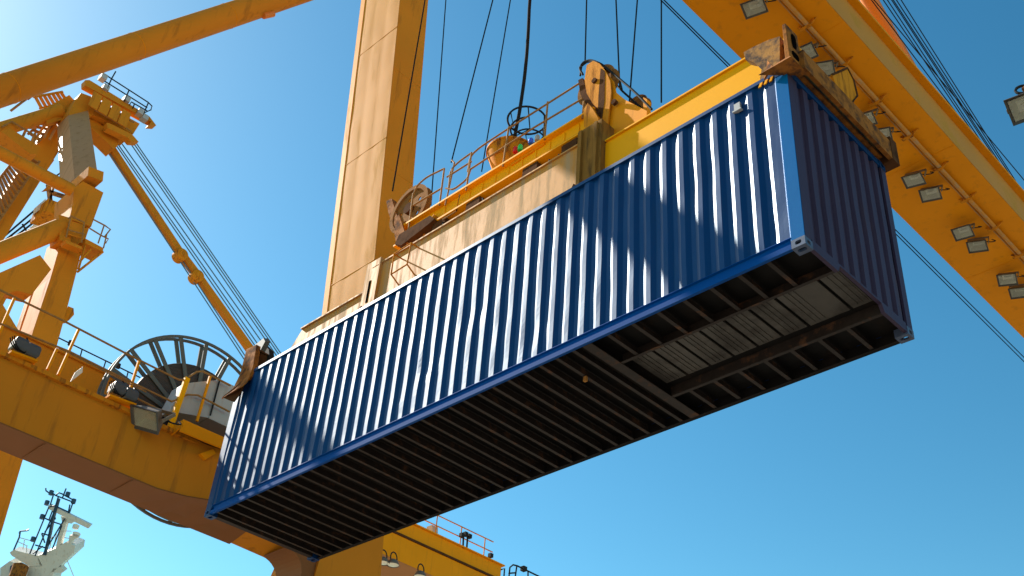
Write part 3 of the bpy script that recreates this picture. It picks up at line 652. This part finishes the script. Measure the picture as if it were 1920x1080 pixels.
# leg
q = MB()
def lring(z):
    yf = 4.24 - (z-20)*0.0817; yb = 5.14 - (z-22.32)*0.0777
    if z < 13: yf = 4.24 - (13-20)*0.0817 - (13-z)*.24
    yf = max(yf, 0)
    if z < 10.5: yf = 4.25; 
    return [V(XF, yf, z), V(XF, yb, z), V(-4.47, yb, z), V(-4.47, yf, z)]
q.loft([lring(z) for z in (0, 6, 10.4, 10.8, 11.5, 12.2, 13, 16, 20, 24, 28, 34, 42)]); q.build('leg', 'yellow_dull', pf)
q = MB(); nx, nz = 28, 150; zz = [13 + 29*i/nz for i in range(nz+1)]
def lf(x, z):
    u = (x+4.47)/1.87; e = min(1, u*12, (1-u)*12)
    b_ = .0035*abs(math.sin(u*math.pi*3)) + .006*noise.noise(V(x*1.6, 0, z*.8)) + .004*noise.noise(V((x+z)*1.5, 3, (z-x)*.35))
    return V(x, lring(z)[0].y - .006 - b_*e, z)
G = [[q.b.verts.new(lf(-4.468+1.866*i/nx, z)) for z in zz] for i in range(nx+1)]
for A_, B_ in zip(G, G[1:]):
    for i in range(nz): q.b.faces.new((A_[i], B_[i], B_[i+1], A_[i+1]))
q.build('leg_face_plate', 'leg_paint', pf, smooth=True)
q = MB()                                          # projecting flange on the leg's far edge
for za, zb in ((13, 42),):
    a = [lring(za)[3], lring(zb)[3]]; 
    q.loft([[p + V(-.002,-.02,0), p+V(-.22,-.02,0), p+V(-.22,.9,0), p+V(-.002,.9,0)] for p in a])
q.build('leg_flange', 'yellow', pf)
for z in (15.2, 19.2, 23.4, 27.8, 32):
    r4 = lring(z); q = MB(); q.box(-4.47, -2.6, r4[0].y-.014, r4[0].y+.02, z-.009, z+.009); q.build('weld_seam', 'leg_paint', pf)
for z in (14.6, 18.1, 22.4, 26.1, 30.3):
    r4 = lring(z); q = MB(); q.box(-2.6, -2.594, r4[0].y+.01, r4[1].y-.01, z-.012, z+.012); q.build('weld_seam', 'yellow_dull', pf)
for y_ in (-2.9, -.9, 1.15): 
    q = MB(); q.box(-2.5995 + (.0 if y_ < .3 else .12), -2.594 + (.0 if y_ < .3 else .12), y_, y_+.018, 11.02, 12.14); q.build('weld_seam', 'yellow_dull', pf)
for y_ in (-2.2, -.35):
    q = MB(); q.box(-3.55, -2.61, y_, y_+.02, 10.885, 10.9); q.build('weld_seam', 'brown', pf)
q = MB(); c_ = at(500,1050,'X',-3.6)              # rounded haunch between beam and leg
pts = [V(0, 3.45, 10.895)]
for k in range(9):
    a = math.radians(90*k/8); pts.append(V(0, 3.45+.5*math.sin(a), 10.39+.5*math.cos(a)))
pts += [V(0, 3.95, 4), V(0, 4.3, 4), V(0, 4.3, 10.895)]
q.prism([V(-2.66, p.y, p.z) for p in pts], V(-.92,0,0)); q.build('haunch', 'brown', pf)
# big tube brace
tb = MB(); ta, tb_ = at(-420,310,'X',-3.3), at(620,-34,'X',-3.3)
o = tb.tube([ta, tb_], .338, 48).build('tube_brace', 'yellow_dull', smooth=True); recenter(o); tag(o, 'thick yellow round tube slanting across the top left corner', 'tube brace')
q = MB(); c_ = at(503,28,'X',-3.3)
for t_ in (.30, .52, .72):
    pc = ta.lerp(tb_, t_); q2 = MB(); q2.ring(pc, (tb_-ta).normalized(), .339, .007, 48); q2.build('weld_seam', 'yellow', o)
q.tube([at(494,30,'X',-3.2), at(512,26,'X',-3.2)], .09, 10); l_ = q.build('pipe_lug', 'orange', o)
l_.data.transform(Matrix.Translation(V(0,0,0)))
# second beam behind the front one
q = MB(); A = at(109,661,'X',-5.0); q.box(-5.6,-5.0,-9,4.5,A.z-1.2,A.z); q.box(-5.6,-4.93,-9,4.5,A.z,A.z+.05); o = q.build('rear_beam', 'yellow_dull'); recenter(o); tag(o, 'plain yellow beam behind the cable reel and walkway railing', 'beam')
# railing on the beam
rl = thing('walkway_railing', 'thin brown handrail along the left portal beam walkway', 'railing', (-2.6, 0, 12.2))
q = MB()
def RT(pts, r_=.022, X=-2.62, soft=False):
    p_ = pl(pts, 'X', X); q.tube(arc_pts(p_) if soft else p_, r_, 8)
RT([(-60,516),(0,544),(120,602),(235,662),(289,689),(335,712),(346,712),(369,697),(380,696),(432,723)]); RT([(-60,580),(0,607),(130,659),(204,696),(274,730),(322,753),(351,740),(371,741),(430,772)])
RT([(110,652),(204,700),(274,735)], .016); RT([(247,742),(322,780)])
q.build('handrail', 'railing', rl, smooth=True)
for a, b_ in (((148,617),(109,703)),((261,676),(239,745)),((394,706),(369,790)),((28,557),(-2,625)),((107,654),(89,693))):
    q = MB(); p_ = pl((a,b_),'X',-2.64); q.bar(p_[0], p_[1], .05, .05); q.build('post', 'yellow', rl)
q = MB(); p_ = pl(((351,709),(317,808)),'X',-2.6); q.bar(p_[0], p_[1], .08, .11); q.build('post', 'yellow_clean', rl)
r2 = thing('rear_railing', 'slim dark railing seen against the sky behind the cable reel', 'railing', (-5.5, 0, 12.9))
q = MB()
for pts in (((109,633),(263,708)),((60,640),(240,724))): q.tube(pl(pts,'X',-5.6), .016, 6)
for a, b_ in (((154,655),(147,682)),((198,678),(190,704)),((240,698),(234,722))): q.tube(pl((a,b_),'X',-5.6), .016, 6)
q.build('rails', 'black_paint', r2)
for c_ in ((132,643),(222,686)):
    p_ = at(*c_,'X',-5.6); q = MB(); q.rev(p_, V(0,0,1), [(0,-.06),(.05,-.06),(.05,.05),(0,.06)], 10); q.build('lamp', 'black_paint', r2)
# sign plate
q = MB(); q.prism(pl([(155.5,687),(154.6,698),(145,706),(132,716),(141,698)],'X',-2.7), V(-.02,0,0)); o = q.build('sign_plate', 'white'); recenter(o); tag(o, 'blank pale plate tied to the walkway of the left beam', 'plate')
# motors
for (x_, y_), lb in (((206,722),'pair of dark limit switch motors on a bracket below the reel rim'), ((22,640),'pair of dark motors on a bracket at the left edge of the beam')):
    t = thing('geared_motor', lb, 'motor', at(x_, y_, 'X', -2.5), 'dark motors along the left beam')
    for dx in (0, 1):
        q = MB(); c_ = at(x_+14+dx*22, y_+8+dx*12, 'X', -2.45)
        q.loft([[c_+V(-.14, -.13*s1, -.13), c_+V(.14,-.13*s1,-.13), c_+V(.14,.13*s1,-.13), c_+V(-.14,.13*s1,-.13)] if False else
                [c_+V(a*.15*k1, b1*.13*k1, z1_) for a, b1 in ((-1,-1),(1,-1),(1,1),(-1,1))] for z1_, k1, s1 in ((-.13,.8,1),(-.09,1,1),(.06,1,1),(.12,.8,1))])
        q.build('motor_case', 'motor', t, bevel=.01)
    q = MB(); a, b_ = at(x_-6, y_+22, 'X', -2.5), at(x_+44, y_+40, 'X', -2.5); q.bar(a, b_, .25, .04); q.prism([a+V(0,0,0), a+V(0,.15,.25), a+V(0,.02,.35)], V(.02,0,0)); q.build('bracket', 'yellow', t)
    q = MB(); c_ = at(x_+8, y_+2, 'X', -2.4)
    for k in range(3): q.ring(c_+V(0,.05*k,.03*k), V(.6,.3,.2).normalized(), .16+.03*k, .012, 20, a0=0, a1=4.2)
    q.build('loose_cable', 'black', t, smooth=True)
# floodlight on beam
flood('large dark framed floodlight hanging off the left beam beside the reel', at(278,783,'X',-2.25), (R_(-38), R_(18), R_(30)), 1.5, None)
# cabinet and platform
pt = thing('side_platform', 'yellow bracket platform at the left end of the container', 'platform', at(344,790,'X',-2.4))
pA = pl([(313,812),(344,788),(418,822),(415,842)],'X',-2.3)
q = MB(); q.prism([at(344,786,'X',-2.2), at(430,824,'X',-2.2), at(430,846,'X',-2.2), at(338,808,'X',-2.2)], V(-.05,0,0)); q.build('edge_beam', 'yellow', pt)
a = at(344,797,'X',-2.2); q = MB(); q.box(-2.59,-2.26,a.y,a.y+2.2,a.z-.02,a.z+.02); q.build('deck', 'rust_dark', pt)
q = MB(); q.prism([V(-2.59,a.y,a.z+.12),V(-2.2,a.y,a.z+.12),V(-2.2,a.y,a.z-.04),V(-2.59,a.y,a.z-.12)], V(0,-.03,0)); q.build('end_plate', 'yellow', pt)
q = MB(); q.prism(pl([(376,850),(400,842),(405,850),(385,862)],'X',-2.4), V(-.1,0,0)); q.build('gusset', 'yellow', pt)
cb = thing('junction_cabinet', 'grey steel cabinet between the cable reel and the container end', 'cabinet', at(395,790,'X',-3.0))
c_ = at(392,780,'X',-2.75)
q = MB(); q.box(-3.6,-2.75,c_.y,c_.y+1.3,c_.z-.05,c_.z+.95); q.build('case', 'cabinet', cb, bevel=.01)
q = MB(); q.prism([V(-2.74,c_.y-.9,c_.z-.3),V(-2.74,c_.y-.01,c_.z-.05),V(-2.74,c_.y-.01,c_.z+.9),V(-2.74,c_.y-.75,c_.z+.45)], V(-.5,0,0)); q.build('side_case', 'cabinet', cb)
q = MB(); q.tube([V(-2.7,c_.y,c_.z+.9),V(-2.7,c_.y,c_.z)], .02, 6); q.build('door_bar', 'black_paint', cb)
# cable reel
XR = -4.0; yc, zc, rr = 1.19, 13.2, 2.2
re = thing('cable_reel', 'large open steel cable reel with radial spokes and dark wound cable', 'cable reel', (XR, yc, zc))
for dx, nm in ((.10,'near'), (-.10,'far')):
    q = MB(); c_ = V(XR+dx, yc, zc)
    q.rev(c_, V(1,0,0), [(rr-.055,-.025),(rr,-.025),(rr,.025),(rr-.055,.025)], 72); q.build('rim', 'steel', re, smooth=True)
for k in range(20):
    a = 2*math.pi*k/20+.09
    for dx in (.10, -.10):
        u = V(0, math.cos(a), math.sin(a)); q = MB()
        q.bar(V(XR+dx,yc,zc)+u*.25, V(XR+dx*1.0,yc,zc)+u*(rr-.057), .03, .095, V(1,0,0)); q.build('spoke', 'steel', re)
q = MB(); prof = [(.5,-.17)]
nr = 30
q = MB()
for k in range(nr):
    r0 = .52 + k*.034
    q.rev(V(XR,yc,zc), V(1,0,0), [(r0,-.07),(r0+.026,-.07),(r0+.033,-.055),(r0+.033,.055),(r0+.026,.07),(r0,.07)], 56)
q.build('wound_cable', 'winding', re)
q = MB(); q.rev(V(XR,yc,zc), V(1,0,0), [(0,-.35),(.5,-.35),(.5,.35),(0,.35)], 32); q.build('hub', 'steel', re, smooth=True)
q = MB(); q.prism([V(XR-.6,yc-.5,12.24),V(XR-.6,yc+.5,12.24),V(XR-.6,yc+.15,13.4),V(XR-.6,yc-.15,13.4)], V(-.1,0,0)); q.build('stand', 'yellow', re)

# ================================================================== FAR MAST (A-frame) AT THE LEFT
XM = -21.0
ms = thing('crane_mast', 'tall yellow A-frame crane mast with walkways at the left edge', 'crane mast', (XM, 0, 0))
def MBAR(name, a, b_, wpx, m='yellow_dull', X=XM, thick=.95, w2=None, parent=ms):
    P, Q = at(*a,'X',X), at(*b_,'X',X); dd = (P-CAMP).dot(RM[2]); sc1 = wpx*dd/F; sc2 = (w2 or wpx)*(Q-CAMP).dot(RM[2])/F
    q = MB(); q.bar(P - V(thick/2,0,0)*0, Q, thick, sc1*1.12, V(1,0,0), thick, sc2*1.12); return q.build(name, m, parent)
q = MB(); P, Q = at(146,205,'X',-29.5), at(162,335,'X',-21); sa, sb = 34*(P-CAMP).dot(RM[2])/F*1.12, 40*(Q-CAMP).dot(RM[2])/F*1.12
q.bar(P, Q, 1.4, sa, V(0,1,0), 1.1, sb) if False else q.loft([[p + V(-1.2*k,0,0) + RM[0]*(a_*w_/2) for k, a_ in ((0,-1),(0,1),(1,1),(1,-1))] for p, w_ in ((P, sa), (Q, sb))]); q.build('column', 'mast_haze', ms)
MBAR('column_collar', (146,338), (174,348), 18, thick=1.75)
q = MB(); q.prism(pl([(138,352),(156,340),(194,361),(171,425),(130,410),(137,380)],'X',-20.46), V(-1.62,0,0)); q.build('knee_box', 'yellow_dull', ms)
q = MB(); q.prism(pl([(118,440),(168,425),(153,470),(143,512),(128,570),(98,680),(45,680),(63,617),(95,520)],'X',-20.59), V(-1.35,0,0)); q.build('leg', 'yellow_dull', ms)
q = MB(); q.prism(pl([(77,498),(96,518),(62,620),(38,680),(18,680),(42,600)],'X',-22.62), V(-0.41,0,0)); q.build('rear_leg', 'yellow_pale', ms)
q = MB(); q.prism(pl([(140,190),(152,174),(174,182),(262,232),(250,251),(175,215),(150,225),(128,215)],'X',-28.96), V(-1.38,0,0)); q.build('top_arm', 'yellow_dull', ms)
q = MB(); q.prism(pl([(160,150),(168,150),(280,218),(293,235),(280,234),(284,228),(160,160)],'X',-28.62), V(-0.44,0,0)); q.build('walkway_beam', 'yellow_dull', ms)
q = MB(); q.prism(pl([(200,230),(208,232),(248,252),(260,266),(246,265),(240,258),(202,240)],'X',-28.62), V(-0.44,0,0)); q.build('walkway_beam', 'yellow_dull', ms)
q = MB(); q.prism(pl([(165,222),(180,226),(222,258),(222,272),(214,280),(196,262),(168,238)],'X',-29.31), V(-0.87,0,0)); q.build('lower_arm', 'yellow_dull', ms)
q = MB(); P, Q = at(-60,262,'X',-30.0), at(96,213,'X',-30.0); q.tube([P, Q, at(112,210,'X',-30.0)], .2, 20, rads=[.38,.35,.45]); q.build('tube_strut', 'yellow_dull', ms, smooth=True)
q = MB(); q.prism(pl([(80,205),(130,178),(150,200),(128,222),(88,232)],'X',-29.83), V(-0.44,0,0)); q.build('gusset', 'yellow_dull', ms)
q = MB(); q.rev(at(104,212,'X',-29.80), V(1,0,0), [(.13,0),(.17,0),(.17,.04),(.13,.04)], 20); q.build('pin_plate', 'yellow_rusty', ms)
MBAR('rear_leg_bar', (118,228), (-30,460), 34, X=-31.5, thick=.9, w2=38)
q = MB(); q.prism(pl([(75,290),(102,300),(70,345),(40,350)],'X',-31.82), V(-1.56,0,0)); q.build('leg_joint', 'yellow_dull', ms)
o = MB().tube([at(-200,183,'X',-20.32), at(135,357,'X',-20.32)], 0.257, 20).build('tube_strut', 'yellow_dull', ms, smooth=True)
o = MB().tube([at(-90,511,'X',-20.46), at(118,426,'X',-20.46)], 0.392, 24).build('tube_strut', 'yellow_dull', ms, smooth=True)
q = MB(); q.prism(pl([(110,402),(136,410),(132,455),(112,450)],'X',-20.12), V(-0.81,0,0)); q.build('flange_plate', 'yellow_dull', ms)
q = MB(); q.prism(pl([(-20,520),(75,478),(96,505),(60,552),(32,545),(10,550),(-20,600)],'X',-20.30), V(-0.81,0,0)); q.build('cross_beam', 'yellow_dull', ms)
q = MB(); q.prism(pl([(-20,545),(12,560),(6,572),(38,625),(-20,640)],'X',-20.40), V(-0.81,0,0)); q.build('base_bracket', 'yellow_dull', ms)
q = MB(); q.prism(pl([(128,574),(138,578),(139,590),(130,600),(120,602),(122,585)],'X',-21.0), V(-0.35,0,0)); q.build('bearing', 'yellow_rusty', ms)
# mast platform right
q = MB(); q.prism(pl([(122,449),(153,462),(155,468),(124,456)],'X',-19.92), V(-0.41,0,0)); q.prism(pl([(160,447),(194,465),(193,472),(160,456)],'X',-19.92), V(-0.94,0,0)); q.build('platform_deck', 'yellow_dull', ms)
q = MB(); 
for a, b_ in (((193,472),(145,510)),((170,468),(150,490)),((160,458),(147,505))): q.tube(pl((a,b_),'X',-20.05), 0.047, 6)
q.build('platform_strut', 'yellow_rusty', ms)
q = MB()
for pts in (((128,410),(133,405),(158,417)),((174,411),(197,423),(207,430),(196,444)),((125,430),(160,440)),((168,428),(189,441),(203,448),(198,456)),((195,423),(184,456)),((158,417),(153,455)),((200,440),(194,465)),((133,405),(124,445))): q.tube(pl(pts,'X',-19.79), 0.030, 6)
q.build('platform_railing', 'railing', ms)
q = MB()
for pts in (((196,140),(202,143),(278,192),(285,199),(283,206),(270,212)),((196,152),(276,202)),((209,148),(201,166)),((242,169),(233,190)),((278,193),(268,216)),((243,197),(246,191),(276,208)),((252,195),(249,203)),((217,134),(209,148))): q.tube(pl(pts,'X',-28.45), 0.035, 6)
q.build('walkway_railing', 'black_paint', ms)
q = MB()
for c_ in ((193,146),(197,166),(236,188),(262,212),(270,222)):
    q = MB()
    p_ = at(*c_,'X',-28.62); q.box(p_.x-.2,p_.x+.2,p_.y-.16,p_.y+.16,p_.z-.16,p_.z+.16)
    q.build('equipment_box', 'cabinet', ms)
# ladders and upper left platform
def ladder(name, a0, a1, b0, b1, n, X, m='railing', st='yellow_rusty'):
    t = []; q = MB(); A0, A1, B0, B1 = (at(*v_,'X',X) for v_ in (a0,a1,b0,b1))
    q.bar(A0, A1, .05, .12); q.bar(B0, B1, .05, .12)
    for k in range(n):
        s_ = (k+.5)/n; q.bar(A0.lerp(A1,s_), B0.lerp(B1,s_), .22, .04)
    return q.build(name, m, ms)
ladder('stair', (40,283), (-30,372), (74,302), (-20,440), 16, -30.6)
ladder('stair', (72,168), (20,208), (100,150), (52,186), 4, -30.8)
ladder('stair', (84,224), (52,252), (112,218), (70,268), 5, -30.8)
q = MB(); q.prism(pl([(2,246),(18,240),(76,275),(70,290),(56,288)],'X',-27.89), V(-1.35,0,0)); q.build('platform_deck', 'yellow_dull', ms)
q = MB()
for pts in (((2,246),(12,232),(62,228)),((10,250),(22,238),(68,240)),((92,262),(112,226)),((82,258),(100,222)),((66,262),(96,216)),((20,252),(30,232)),((40,262),(52,236)),((58,270),(66,250))): q.tube(pl(pts,'X',-30.64), 0.069, 6)
q.build('platform_railing', 'yellow_pale', ms)
q = MB(); q.prism(pl([(120,104),(128,100),(131,106),(122,110)],'X',-30.69), V(-0.52,0,0)); q.build('machinery', 'rust_dark', ms)
ladder('stair', (62,182), (118,172), (74,204), (130,190), 7, -30.4, m='yellow_dull')
q = MB()
for pts in (((4,238),(22,228),(78,262)),((14,262),(24,246)),((36,272),(46,250)),((58,284),(66,262))): q.tube(pl(pts,'X',-29.5), .05, 6)
q.build('upper_guardrail', 'railing', ms)
q = MB()
for k in range(7):
    c_ = at(150+k*3.2, 226+k*17, 'X', -19.6) ; q.ring(c_, V(.1,.1,1).normalized(), .28, .02, 14)
for dx in (-5, 5): q.tube([at(150+dx,226,'X',-19.5), at(169+dx,328,'X',-19.5)], .025, 6)
q.build('ladder_cage', 'railing', ms) if False else q.b.free()
for (x0_, y0_, x1_, y1_) in ((176,186,252,230),(178,206,246,246)):
    q = MB(); q.tube([at(x0_,y0_,'X',-28.6), at(x1_,y1_,'X',-28.6)], .04, 6); q.build('conduit', 'railing', ms)
for k in range(4):
    q = MB(); a_ = at(184+k*18, 176+k*11, 'X', -28.5); q.bar(a_, a_ + V(0,0,-1.0), .06, .5, V(1,0,0)); q.build('web_plate', 'yellow_dull', ms)
q = MB(); q.prism(pl([(132,414),(160,422),(156,448),(128,440)],'X',-19.95), V(-.05,0,0)); q.build('kick_plate', 'yellow_dull', ms)
# rope sheaves & stay bar
st = thing('stay_bar', 'long yellow pinned stay bar sloping down to the container corner', 'stay bar', at(167,225,'X',-30.00))
for a, b_ in (((170,222),(338,476)),((342,480),(369,516)),((372,520),(478,668))):
    P, Q = at(*a,'X',-30.00), at(*b_,'X',-30.00); q = MB(); q.bar(P, Q, .38, .34); q.box(0,0.001,0,0.001,0,0.001) if False else None; q.build('link', 'yellow_dull', st)
for a in ((340,478),(370,518)):
    P = at(*a,'X',-29.83); q = MB(); q.rev(P, V(1,0,0), [(0,-.4),(.34,-.4),(.34,.13),(.24,.17),(.18,.17),(.18,.2),(0,.2)], 24); q.build('pin', 'yellow_rusty', st, smooth=True)
q = MB(); P, Q = at(165,228,'X',-30.52), at(462,655,'X',-30.52); q.bar(P, Q, .09, .18); q.build('under_strip', 'rust_dark', st)
RP = [((186,258),(452,665)),((191,258),(458,665)),((215,268),(478,648)),((221,270),(484,646)),((229,270),(490,640)),((240,262),(500,640)),((246,262),(506,640)),((251,262),(511,640))]
LR = ['blue grey rope running just left of the pinned stay bar, the outer of two', 'blue grey rope running just left of the pinned stay bar, the inner of two', 'first blue grey rope right of the pinned stay bar', 'second blue grey rope right of the pinned stay bar', 'third blue grey rope right of the pinned stay bar',
      'nearest rope of the separate outer trio right of the stay bar', 'middle rope of the separate outer trio right of the stay bar', 'outermost rope of the separate trio right of the stay bar']
for i, (a, b_) in enumerate(RP):
    P, Q = at(*a,'X',-30.00), at(*b_,'X',-30.00)
    rope(LR[i], [P, Q + (Q-P).normalized()*3], r_=.032, m='rope_blue', name='luffing_rope', group=['ropes close to the stay bar','outer ropes right of the stay bar'][i >= 5], cat='rope')
# distant tower between
dt = thing('distant_mast', 'hazy far crane top with platforms seen through the mast', 'crane mast', at(105,400,'X',-34))
q = MB()
for a, b_ in (((104,330),(86,400)),((124,325),(128,400)),((90,345),(100,420)),((88,380),(130,395)),((84,395),(132,420)),((92,360),(130,372)),((100,345),(128,352))): P, Q = at(*a,'X',-34), at(*b_,'X',-34); q.bar(P, Q, .3, .12)
q.build('lattice', 'worn', dt)
q = MB(); q.prism(pl([(90,372),(132,388),(136,402),(118,405),(82,395)],'X',-29.5), V(-1.5,0,0)); q.prism(pl([(86,352),(98,342),(98,350)],'X',-29.5), V(-.5,0,0)); q.build('platform', 'yellow_rusty', dt)
q = MB(); q.prism(pl([(118,372),(134,374),(136,392),(126,396)],'X',-30.2), V(-.5,0,0)); q.prism(pl([(72,384),(86,372),(84,388),(70,396)],'X',-30.2), V(-.5,0,0)); q.prism(pl([(84,402),(104,412),(40,446),(30,450)],'X',-34), V(-.5,0,0)); q.build('cladding', 'white', dt)
q = MB()
for pts in (((0,450),(70,390)),((0,458),(76,398)),((0,466),(80,404)),((20,440),(28,452)),((42,420),(50,434)),((62,402),(70,416))): q.tube(pl(pts,'X',-34), .05, 6)
for pts in (((106,330),(112,325),(126,323),(134,328),(134,342)),((114,325),(112,342)),((126,324),(123,342))): q.tube(pl(pts,'X',-34), .05, 6)
q.build('railing', 'black_paint', dt)
# ================================================================== LEFT EDGE LEG
q = MB(); q.prism([at(-60,820,'X',-18.0), at(22,836,'X',-18.0), at(44,858,'X',-18.0), at(2,1000,'X',-18.0), at(-60,1200,'X',-18.0)], V(-2.0,0,0)); o = q.build('steel_pylon', 'yellow_dull'); recenter(o); tag(o, 'yellow steel pylon below the beam at the lower left edge', 'pylon')

# ================================================================== FAR GIRDER (bottom)
fg = thing('far_girder', 'distant yellow girder with railing below the container', 'girder', at(850,1040,'X',-22))
XG = -22.0; zt = 23.5; ye = at(940,1062,'X',XG).y
q = MB(); q.box(XG-2.4, XG, 10, ye, zt-2.0, zt); q.box(XG-2.5, XG+.12, 10, ye+.15, zt+.001, zt+.06); q.build('box_section', 'yellow', fg)
q = MB(); q.box(XG+.001, XG+.08, 10, ye, zt-.82, zt-.72); q.build('stiffener', 'rust_dark', fg)
q = MB(); q.box(XG-2.4, XG-.02, 10, ye-.1, zt-2.03, zt-2.002); q.build('bottom_plate', 'brown_light', fg)
q = MB()
for zz, xx in ((zt+.55, XG-.1),(zt+1.1, XG-.1)): q.tube([V(xx, 19.5, zz), V(xx, ye-.6, zz)], .03, 6)
y = 20.4
while y < ye-.5: q.tube([V(XG-.1, y, zt), V(XG-.1, y, zt+1.1)], .03, 6); y += 1.65
q.build('railing', 'yellow_rusty', fg)
q = MB()
for (x_, y_) in ((866,1003),(873,1001),(880,1005),(920,1041)): p_ = at(x_,y_,'X',XG); q.box(p_.x-.1,p_.x+.1,p_.y-.1,p_.y+.1,p_.z-.12,p_.z+.08)
for a, b_ in (((869,1005),(868,1028)),((877,1004),(875,1028))): q.tube(pl((a,b_),'X',XG), .05, 6)
q.build('lamp_post', 'black_paint', fg)
q = MB(); q.prism(pl([(810,984),(821,988),(821,1001),(811,996)],'X',XG-.3), V(-.4,0,0)); q.build('control_box', 'cabinet', fg)
for (x_, y_), lb in (((737,1056),'round work lamp under the distant girder beside the leg'),((788,1078),'dark work lamp under the distant girder at the bottom edge'),((718,1052),'small lamp half hidden behind the bottom leg edge')):
    p_ = at(x_, y_, 'Z', zt-2.75); t = thing('work_lamp', lb, 'lamp', p_, 'work lamps under the distant girder')
    q = MB(); q.rev(p_+V(0,0,-.1), V(0,0,1), [(.05,.30),(.20,.22),(.32,0),(.30,0),(.18,.2),(.05,.27)], 20); q.build('shade', 'lamp_body', t, smooth=True)
    q = MB(); q.rev(p_+V(0,0,-.12), V(0,0,1), [(0,0),(.2,.02),(.28,.05),(0,.05)], 16); q.build('lens', 'reflector', t)
    q = MB(); q.ring(p_+V(0,0,.25), V(1,.3,0).normalized(), .26, .03, 16, a0=0, a1=math.pi*2); q.build('yoke', 'black_paint', t)
fr = thing('distant_railing', 'small black railing corner at the bottom edge right of the far girder', 'railing', at(975,1080,'X',-20))
q = MB()
for pts in (((954,1085),(956,1064),(962,1059),(970,1061),(1015,1083)),((969,1061),(966,1082)),((954,1075),(966,1074)),((990,1071),(990,1084)),((940,1068),(946,1066),(945,1080))): q.tube(pl(pts,'X',-20), .04, 6)
p_ = at(982,1067,'X',-20); q.box(p_.x-.12,p_.x+.12,p_.y-.12,p_.y+.12,p_.z-.1,p_.z+.12)
q.build('rails', 'black_paint', fr)

# ================================================================== SHIP MAST
D = 130.0
shp = thing('cargo_ship', 'white ship superstructure with lattice mast and radar in the lower left gap', 'ship', atd(60,1180,D))
def SP(x_, y_, d_=D): return atd(x_, y_, d_)
q = MB()
back = RM[2]*3.0
q.prism([SP(18,1036),SP(25,1031),SP(70,1042),(SP(80,1062)),SP(58,1064),SP(22,1042)], back*.6)
q.prism([SP(70,1042),SP(100,1030),SP(124,1016),SP(141,1023),SP(139,1036),(SP(102,1070)),SP(92,1100),SP(50,1120),SP(52,1064),SP(76,1066)], back)
q.prism([SP(50,1062),SP(78,1060),SP(76,1300),SP(30,1300)], back)
q.prism([SP(0,1065),SP(18,1052),SP(28,1056),SP(20,1100),SP(0,1100)], back*.7)
q.prism([SP(100,1066),SP(114,1063),SP(121,1070),SP(115,1075),SP(96,1072)], back*.3)
q.build('superstructure', 'white', shp)
q = MB(); c_ = SP(36,1070, D-2); q.rev(c_, V(0,0,1), [(0,-1.2),(.9,-.9),(.9,.6),(0,1.0)], 18); q.build('funnel', 'rust', shp, smooth=True)
q = MB(); q.prism([SP(19,1062,D-1),SP(27,1056,D-1),SP(24,1085,D-1),SP(16,1090,D-1)], back*.1); q.build('window_band', 'hull', shp)
q = MB(); q.prism([SP(90,949),(SP(94,946)),SP(171,984),SP(165,991),SP(92,955)], back*.15); q.build('radar_scanner', 'white', shp)
q = MB(); q.prism([SP(118,970),SP(126,973),SP(112,1024),SP(104,1028)], back*.3); q.prism([SP(114,968),SP(140,975),SP(134,982),SP(116,978)], back*.3); q.build('radar_pedestal', 'white', shp)
q = MB(); q.rev(SP(142,988), V(0,0,1), [(0,-.3),(.35,-.2),(.4,.2),(0,.4)], 14); q.rev(SP(143,1001), V(0,0,1), [(0,-.25),(.4,-.2),(.45,.1),(0,.25)], 14)
q.prism([SP(130,1004),SP(148,1003),SP(146,1008),(SP(136,1013)),SP(133,1020),SP(128,1018)], back*.2); q.build('radar_dome', 'white', shp, smooth=True)
q = MB()
def ST(pts, r_=.09): q.tube([SP(*p) for p in pts], r_, 5)
for pts in (((56,1038),(92,950)),((66,1042),(112,936)),((80,1040),(122,972)),((98,1030),(116,985)),((100,928),(94,947)),((109,932),(100,962)),((131,946),(128,962)),((136,944),(130,962))): ST(pts)
for pts in (((110,935),(100,970),(94,1000),(84,1040)),): ST(pts, .22)
for pts in (((86,915),(86,920),(94,926)),((96,923),(104,929),(138,942)),((104,929),(110,924),(116,926),(138,938)),((117,934),(124,916)),((80,970),(98,978),(116,984)),((78,1000),(92,1004)),((66,1022),(88,1028)),((78,1000),(84,1018)),((84,998),(94,984)),((62,1038),(80,1024)),((98,958),(92,974)),((100,958),(104,974)),((94,950),(102,948),(128,960))): ST(pts)
for a in ((88,943),(79,969),(138,940),(127,927),(96,924),(62,1011)): q.rev(SP(*a), V(0,0,1), [(0,-.25),(.28,-.25),(.28,.25),(0,.3)], 8)
for pts in (((26,1031),(36,1008)),((36,1000),(38,996),(50,995),(54,993)),((36,1008),(38,996))): ST(pts, .1)
q.build('lattice_mast', 'navy', shp)
q = MB()
for pts in (((36,1008),(66,1016)),((34,1016),(52,1024)),((50,1024),(50,1036)),((46,1012),(43,1030)),((124,1046),(138,1080)),((110,995),(134,996)),((106,1000),(100,1028)),((98,1006),(92,1034)),((92,1012),(100,1006)),((120,1008),(132,1010))): ST(pts, .05)
q.build('deck_railing', 'white', shp)
q = MB(); hx = SP(40,1300,D+6); q.box(hx.x-30, hx.x+6, hx.y-10, hx.y+10, 2, hx.z); q.build('deckhouse', 'white', shp)
q = MB(); q.box(hx.x-140, hx.x+9, hx.y-14, hx.y+14, -2.5, 9); q.build('hull', 'hull', shp)
